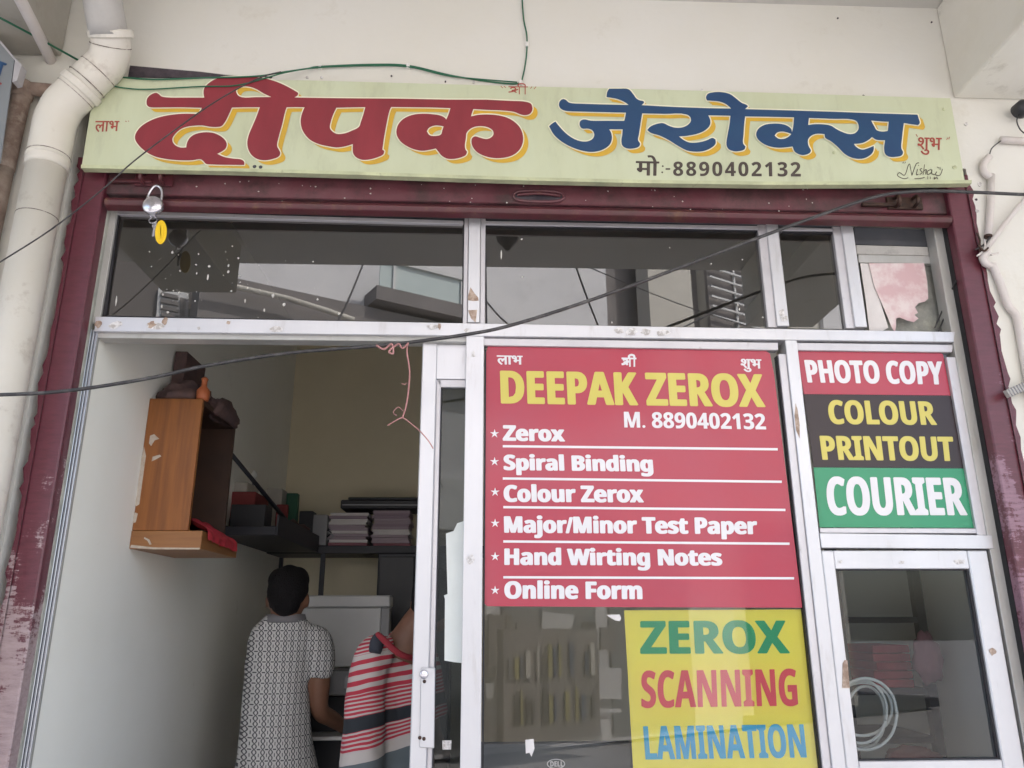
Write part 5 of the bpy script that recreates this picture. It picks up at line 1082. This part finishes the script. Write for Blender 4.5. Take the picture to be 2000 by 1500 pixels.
o = box('black_speaker', U(1885, 1300, 0.9).x, U(1935, 1300, 0.9).x, 0.9, 1.15, 0.151, U(1900, 1278, 0.9).z, M_dark, bevel=0.006); tag(o, 'tall black box against the right wall behind the hatch glass', 'box')

# ================================================================== PEOPLE
def loft_geo(rings, seg=20):
    """rings: (centre, rx, ry, yaw) horizontal-ish ellipses stacked along a path"""
    V, Fs = [], []
    for (c, rx_, ry_, ax) in rings:
        c = Vector(c); d = Vector(ax).normalized(); x_ = Vector((1, 0, 0)); x_ = (x_-d*x_.dot(d)).normalized(); y_ = d.cross(x_)
        for k in range(seg):
            a = 2*math.pi*k/seg; V.append(c+x_*rx_*math.cos(a)+y_*ry_*math.sin(a))
    n = len(rings)
    for i in range(n-1):
        for k in range(seg):
            a, b = i*seg+k, i*seg+(k+1) % seg; Fs.append((a, b, b+seg, a+seg))
    Fs += [tuple(range(seg))[::-1], tuple(range((n-1)*seg, n*seg))]
    return V, Fs
def limb(pts, rad, n=6, seg=14):
    path = cr(pts, n); k = len(path); rr = []
    for i in range(k):
        t = i/(k-1)*(len(rad)-1); j = min(len(rad)-2, int(t)); rr.append(rad[j]+(rad[j+1]-rad[j])*(t-j))
    return tube_geo(path, rr, seg)
def skinned(name, geos, m, parent, voxel=0.012, wob=0.0, smooth_it=4):
    """one continuous surface grown over overlapping volumes"""
    V, Fs = merge(geos); me = bpy.data.meshes.new(name); me.from_pydata([tuple(v) for v in V], [], Fs); me.update()
    bm = bmesh.new(); bm.from_mesh(me); bmesh.ops.recalc_face_normals(bm, faces=bm.faces); bm.to_mesh(me); bm.free()
    o = bpy.data.objects.new('tmp', me); COL.objects.link(o)
    r = o.modifiers.new('r', 'REMESH'); r.mode = 'VOXEL'; r.voxel_size = voxel
    s_ = o.modifiers.new('s', 'SMOOTH'); s_.iterations = smooth_it; s_.factor = 0.5
    dg = bpy.context.evaluated_depsgraph_get(); m2 = bpy.data.meshes.new_from_object(o.evaluated_get(dg)); m2.name = name
    bpy.data.objects.remove(o); bpy.data.meshes.remove(me)
    if wob:
        for v in m2.vertices:
            p = v.co; k = noise.noise(Vector((p.x*9, p.y*9, p.z*5)))+0.6*noise.noise(Vector((p.x*22+p.z*9, p.y*20, p.z*12-p.x*8)))
            v.co = p+v.normal*wob*k
    m2.shade_smooth(); return link(name, m2, m, parent)
def ell(c, rx_, ry_, rz, n=10, seg=16):
    c = Vector(c); return loft_geo([(c+Vector((0, 0, rz*math.sin(t))), max(0.002, rx_*math.cos(t)), max(0.002, ry_*math.cos(t)), (0, 0, 1)) for t in [-math.pi/2+math.pi*i/n for i in range(n+1)]], seg)
def hand_geo(w_, d, up_, s=1.0, curl=0.35):
    """palm and five fingers growing from wrist w_ along d; up_ is the back of the hand"""
    d = d.normalized(); up_ = (up_-d*up_.dot(d)).normalized(); sd_ = d.cross(up_)
    g = [limb([w_, w_+d*0.04*s, w_+d*0.085*s], [0.024*s, 0.034*s, 0.032*s], 4, 12)]
    for i, (o_, ln) in enumerate([(-0.030, 0.066), (-0.010, 0.078), (0.010, 0.074), (0.029, 0.058)]):
        b = w_+d*0.085*s+sd_*o_*s; g.append(limb([b-d*0.02*s, b+d*ln*0.45*s-up_*ln*curl*0.25*s, b+d*ln*0.8*s-up_*ln*curl*0.8*s], [0.0095*s, 0.0088*s, 0.007*s], 3, 8))
    b = w_+d*0.03*s-sd_*0.026*s; g.append(limb([b, b+d*0.03*s-sd_*0.022*s, b+d*0.058*s-sd_*0.026*s-up_*0.012*s], [0.0115*s, 0.010*s, 0.008*s], 3, 8))
    return g
# ---- man in the printed polo shirt, back to us at the copier
Y1 = 0.98
hx = U(563, 1150, Y1).x; ztop = U(563, 1107, Y1).z; FZ = 0.15
man = thing('person', 'man seen from behind in a grey printed short-sleeved polo shirt, working at the photocopier', 'person', (hx, Y1, FZ))
hc = Vector((hx, Y1, ztop-0.115))
xs = lambda px: U(px, 1300, Y1).x
shz = U(550, 1228, Y1).z                                             # shoulder height
tx = xs(548)
neck = Vector((hx-0.003, Y1+0.0, ztop-0.235))
rshl = Vector((tx+0.122, Y1+0.03, shz-0.055)); lshl = Vector((tx-0.095, Y1+0.075, shz-0.055))
relb = Vector((xs(622), Y1+0.08, U(622, 1385, Y1+.08).z)); rwr = Vector((U(672, 1432, Y1+0.22).x, Y1+0.27, U(672, 1428, Y1+0.22).z))
lelb = Vector((tx-0.10, Y1+0.22, shz-0.30)); lwr = Vector((tx-0.06, Y1+0.38, shz-0.40))
hipz = FZ+0.88
body = [ell(hc, 0.074, 0.092, 0.112), limb([hc+Vector((0, -0.01, -0.06)), neck, Vector((tx+0.01, Y1+0.035, shz-0.03))], [0.058, 0.054, 0.045], 5, 16)]
body += [ell(hc+Vector((s_*0.079, 0.004, -0.018)), 0.010, 0.018, 0.030, 6, 8) for s_ in (-1, 1)]
body += [ell(hc+Vector((0.0, 0.092, -0.02)), 0.014, 0.018, 0.022, 6, 8), ell(hc+Vector((0, 0.07, -0.07)), 0.04, 0.03, 0.035, 6, 10)]
body += [limb([rshl, rshl.lerp(relb, .5)+Vector((.012, -.01, 0)), relb, relb.lerp(rwr, .5), rwr], [0.048, 0.043, 0.036, 0.032, 0.022], 5, 14)]+hand_geo(rwr, (rwr-relb)+Vector((0.02, 0.05, 0)), Vector((0, 0, 1)))
body += [limb([lshl, lshl.lerp(lelb, .5), lelb, lelb.lerp(lwr, .5), lwr], [0.048, 0.043, 0.036, 0.032, 0.022], 5, 14)]+hand_geo(lwr, (lwr-lelb), Vector((0, 0, 1)))
body += [loft_geo([((tx, Y1+0.03, hipz-0.03), 0.13, 0.085, (0, 0, 1)), ((tx, Y1+0.035, hipz+0.2), 0.105, 0.065, (0, 0, 1)), ((tx, Y1+0.035, shz-0.2), 0.11, 0.065, (0, 0, 1)), ((tx, Y1+0.03, shz-0.05), 0.08, 0.05, (0, 0, 1))])]
for s_ in (-1, 1):
    hx_ = tx+s_*0.085; body += [limb([(hx_, Y1+0.03, hipz), (hx_+s_*0.01, Y1+0.02, FZ+0.47), (hx_+s_*0.01, Y1+0.04, FZ+0.07)], [0.085, 0.055, 0.038], 5, 14), ell((hx_+s_*0.012, Y1+0.09, FZ+0.036), 0.042, 0.115, 0.035)]
skinned('body', body, M_skin, man, 0.009)
lowx = lambda px, py: U(px, py, Y1).x
rings = []
for (pl_, pr_, py, dy, oy) in [(519, 590, 1200, 0.062, 0.004), (505, 600, 1212, 0.074, 0.008), (490, 612, 1228, 0.085, 0.018), (478, 614, 1256, 0.095, 0.026), (473, 606, 1300, 0.102, 0.03), (471, 597, 1345, 0.106, 0.03), (467, 600, 1400, 0.11, 0.03), (461, 606, 1450, 0.12, 0.03), (455, 615, 1500, 0.13, 0.03), (449, 624, 1560, 0.135, 0.03), (446, 630, 1600, 0.135, 0.03)]:
    a, b = U(pl_, py, Y1), U(pr_, py, Y1); rings.append((((a.x+b.x)/2+0.003, Y1+oy, (a.z+b.z)/2), (b.x-a.x)/2, dy, (0, 0, 1)))
shirt = [loft_geo(rings, 28)]
relbs = rshl.lerp(relb, 0.50)+Vector((0.012, -0.008, 0)); lelbs = lshl.lerp(lelb, 0.60)
shirt += [limb([rshl-Vector((0.07, 0, -0.02)), rshl+Vector((0.0, 0, 0.01)), rshl.lerp(relbs, .5)+Vector((0.014, 0, 0.005)), relbs], [0.052, 0.058, 0.057, 0.054], 5, 18),
          limb([lshl-Vector((-0.07, 0, -0.02)), lshl, lshl.lerp(lelbs, .5), lelbs], [0.052, 0.058, 0.056, 0.054], 5, 18)]
skinned('shirt', shirt, M_print, man, 0.009, wob=0.007, smooth_it=3)
cp = [Vector((hx-0.004+0.068*math.cos(a), Y1+0.012+0.070*math.sin(a), U(555, 1206, Y1).z-0.012*math.sin(a)*0)) for a in [2*math.pi*k/24 for k in range(25)]]
V, Fs = [], []
for p in cp:
    o_ = Vector((p.x-hx, p.y-Y1-0.01, 0)).normalized(); V += [p+Vector((0, 0, 0.012)), p+o_*0.006+Vector((0, 0, 0.013)), p+o_*0.017+Vector((0, 0, -0.018)), p+o_*0.009+Vector((0, 0, -0.020))]
for k in range(24):
    for j in range(4): Fs.append((k*4+j, k*4+(j+1) % 4, k*4+4+(j+1) % 4, k*4+4+j))
mesh('collar', V, Fs, M_collar, man, smooth=True)
skinned('trousers', [loft_geo([((tx, Y1+0.03, hipz-0.08), 0.14, 0.10, (0, 0, 1)), ((tx, Y1+0.04, hipz+0.03), 0.13, 0.09, (0, 0, 1))])]+[limb([(tx+s_*0.075, Y1+0.04, hipz-0.06), (tx+s_*0.095, Y1+0.02, FZ+0.47), (tx+s_*0.095, Y1+0.04, FZ+0.10)], [0.10, 0.075, 0.065], 5, 16) for s_ in (-1, 1)], M_denim, man, 0.014)
# hair cap: covers crown and back of the head down to the nape
hv = ell(hc+Vector((0, -0.006, 0.022)), 0.081, 0.097, 0.098, 12, 20)
hb = ell(hc+Vector((0, -0.024, -0.022)), 0.067, 0.073, 0.066, 10, 18)
skinned('hair', [hv, hb, ell(hc+Vector((0.026, 0.01, 0.062)), 0.052, 0.075, 0.052), ell(hc+Vector((-0.032, -0.015, 0.058)), 0.047, 0.066, 0.052), ell(hc+Vector((-0.012, 0.03, 0.080)), 0.040, 0.05, 0.036)], M_hair, man, 0.005, wob=0.007, smooth_it=1)

# ---- man in the striped polo shirt, bending towards the counter behind the sliding leaf
Y2 = 0.52
man2 = thing('person', 'man in a red, white and black striped polo shirt leaning behind the sliding door', 'person', (U(770, 1450, Y2).x, Y2, FZ))
def z2(py): return U(720, py, Y2-0.02).z - 0.20*U(720, py, Y2-0.02).x
M_strp = striped(lambda py: z2(py)+0.0125)
sh2 = U(716, 1268, Y2); tor = U(775, 1400, Y2)
s_l = Vector((sh2.x+0.005, Y2, sh2.z-0.03)); s_r = Vector((sh2.x+0.15, Y2+0.20, sh2.z-0.01))
n2 = Vector((U(790, 1230, Y2+.07).x+0.03, Y2+0.07, U(790, 1232, Y2+.07).z)); h2 = Vector((n2.x+0.070, Y2+0.10, n2.z+0.100))
e_l = Vector((U(706, 1555, Y2-0.05).x, Y2-0.06, U(706, 1555, Y2-0.05).z)); w_l = Vector((e_l.x+0.16, Y2+0.14, e_l.z-0.10))
e_r = s_r+Vector((0.06, 0.06, -0.28)); w_r = e_r+Vector((0.02, 0.20, -0.08))
hip2 = Vector((U(784, 1500, Y2+0.05).x-0.02, Y2+0.06, FZ+0.86))
b2 = [ell(h2, 0.074, 0.094, 0.112), limb([h2+Vector((-0.03, -0.01, -0.05)), n2, n2+Vector((-0.04, 0, -0.09))], [0.06, 0.058, 0.08], 5, 16), ell(h2+Vector((0.02, 0.09, -0.02)), 0.014, 0.018, 0.022, 6, 8), ell(h2+Vector((-0.077, 0.0, -0.01)), 0.008, 0.016, 0.028, 6, 8), ell(h2+Vector((0.077, 0.0, -0.01)), 0.008, 0.016, 0.028, 6, 8)]
b2 += [limb([s_l, s_l.lerp(e_l, .5), e_l, e_l.lerp(w_l, .5), w_l], [0.05, 0.045, 0.038, 0.034, 0.024], 5, 14)]+hand_geo(w_l, w_l-e_l, Vector((0, 0, 1)))
b2 += [limb([s_r, s_r.lerp(e_r, .5), e_r, e_r.lerp(w_r, .5), w_r], [0.05, 0.045, 0.038, 0.034, 0.024], 5, 14)]+hand_geo(w_r, w_r-e_r, Vector((0, 0, 1)))
b2 += [loft_geo([(hip2-Vector((0, 0, .03)), 0.13, 0.085, (0, 0, 1)), (hip2+Vector((.02, 0.02, .25)), 0.11, 0.075, (0.1, 0, 1)), (s_l.lerp(s_r, .5)-Vector((0, 0, .12)), 0.11, 0.075, (0.1, 0, 1)), (s_l.lerp(s_r, .5)+Vector((0, 0, .0)), 0.07, 0.05, (0.1, 0, 1))])]
for s_ in (-1, 1):
    x_ = hip2.x+s_*0.085; b2 += [limb([(x_, hip2.y, hip2.z), (x_+s_*.01, hip2.y-0.02, FZ+0.46), (x_+s_*.01, hip2.y-0.01, FZ+0.07)], [0.085, 0.055, 0.038], 5, 14), ell((x_+s_*.012, hip2.y+0.05, FZ+0.036), 0.042, 0.115, 0.035)]
skinned('body', b2, M_skin, man2, 0.009)
mid = s_l.lerp(s_r, .5)+Vector((0.045, 0.03, 0))
sl_end = s_l.lerp(e_l, 0.86)
shirt2 = [loft_geo([((hip2.x, hip2.y+0.02, hip2.z-0.02), 0.125, 0.135, (0, 0, 1)), ((hip2.x+0.01, hip2.y+0.02, hip2.z+0.15), 0.118, 0.13, (0.05, 0, 1)), (mid-Vector((0.0, 0, 0.22)), 0.11, 0.13, (0.12, 0, 1)), (mid-Vector((0, 0, 0.10)), 0.105, 0.13, (0.15, 0, 1)), (mid-Vector((0, 0, 0.02)), 0.095, 0.115, (0.2, 0, 1)), (mid+Vector((0.02, 0, 0.04)), 0.065, 0.08, (0.3, 0, 1))], 26),
          limb([s_l+Vector((0.08, 0.02, 0.02)), s_l+Vector((0.02, 0, 0.012)), s_l.lerp(sl_end, .35), s_l.lerp(sl_end, .7), sl_end], [0.05, 0.060, 0.066, 0.071, 0.077], 6, 20),
          limb([s_r-Vector((0.08, 0, 0)), s_r, s_r.lerp(e_r, .8)], [0.06, 0.072, 0.078], 5, 18)]
skinned('shirt', shirt2, M_strp, man2, 0.009, wob=0.008, smooth_it=2)
# yoke flash and collar
yk = U(733, 1258, Y2-0.07)
cpath = [U(737, 1238, Y2-0.06), U(752, 1252, Y2-0.085), U(776, 1274, Y2-0.085), U(800, 1284, Y2-0.06), n2+Vector((0.05, -0.02, -0.09))]
tube('collar', cpath, [0.008, 0.011, 0.011, 0.010, 0.009], M_rcollar, man2, seg=10)
skinned('shoulder_flash', [limb([U(742, 1243, Y2-0.030), U(736, 1256, Y2-0.048), U(732, 1276, Y2-0.058)], [0.022, 0.025, 0.022], 4, 12)], M_denim, man2, 0.006)
skinned('trousers', [loft_geo([(hip2-Vector((0, 0, .1)), 0.155, 0.115, (0, 0, 1)), (hip2+Vector((0, 0, .06)), 0.15, 0.11, (0, 0, 1))])]+[limb([(hip2.x+s_*0.085, hip2.y, hip2.z), (hip2.x+s_*0.095, hip2.y-0.02, FZ+0.46), (hip2.x+s_*0.095, hip2.y-0.01, FZ+0.10)], [0.10, 0.075, 0.065], 5, 16) for s_ in (-1, 1)], M_denim, man2, 0.014)
skinned('hair', [ell(h2+Vector((-0.03, -0.01, 0.06)), 0.05, 0.07, 0.052), ell(h2+Vector((0, -0.006, 0.014)), 0.083, 0.099, 0.106, 12, 20), ell(h2+Vector((-0.01, -0.022, -0.022)), 0.072, 0.076, 0.07, 10, 18)], M_hair, man2, 0.009, wob=0.003, smooth_it=2)
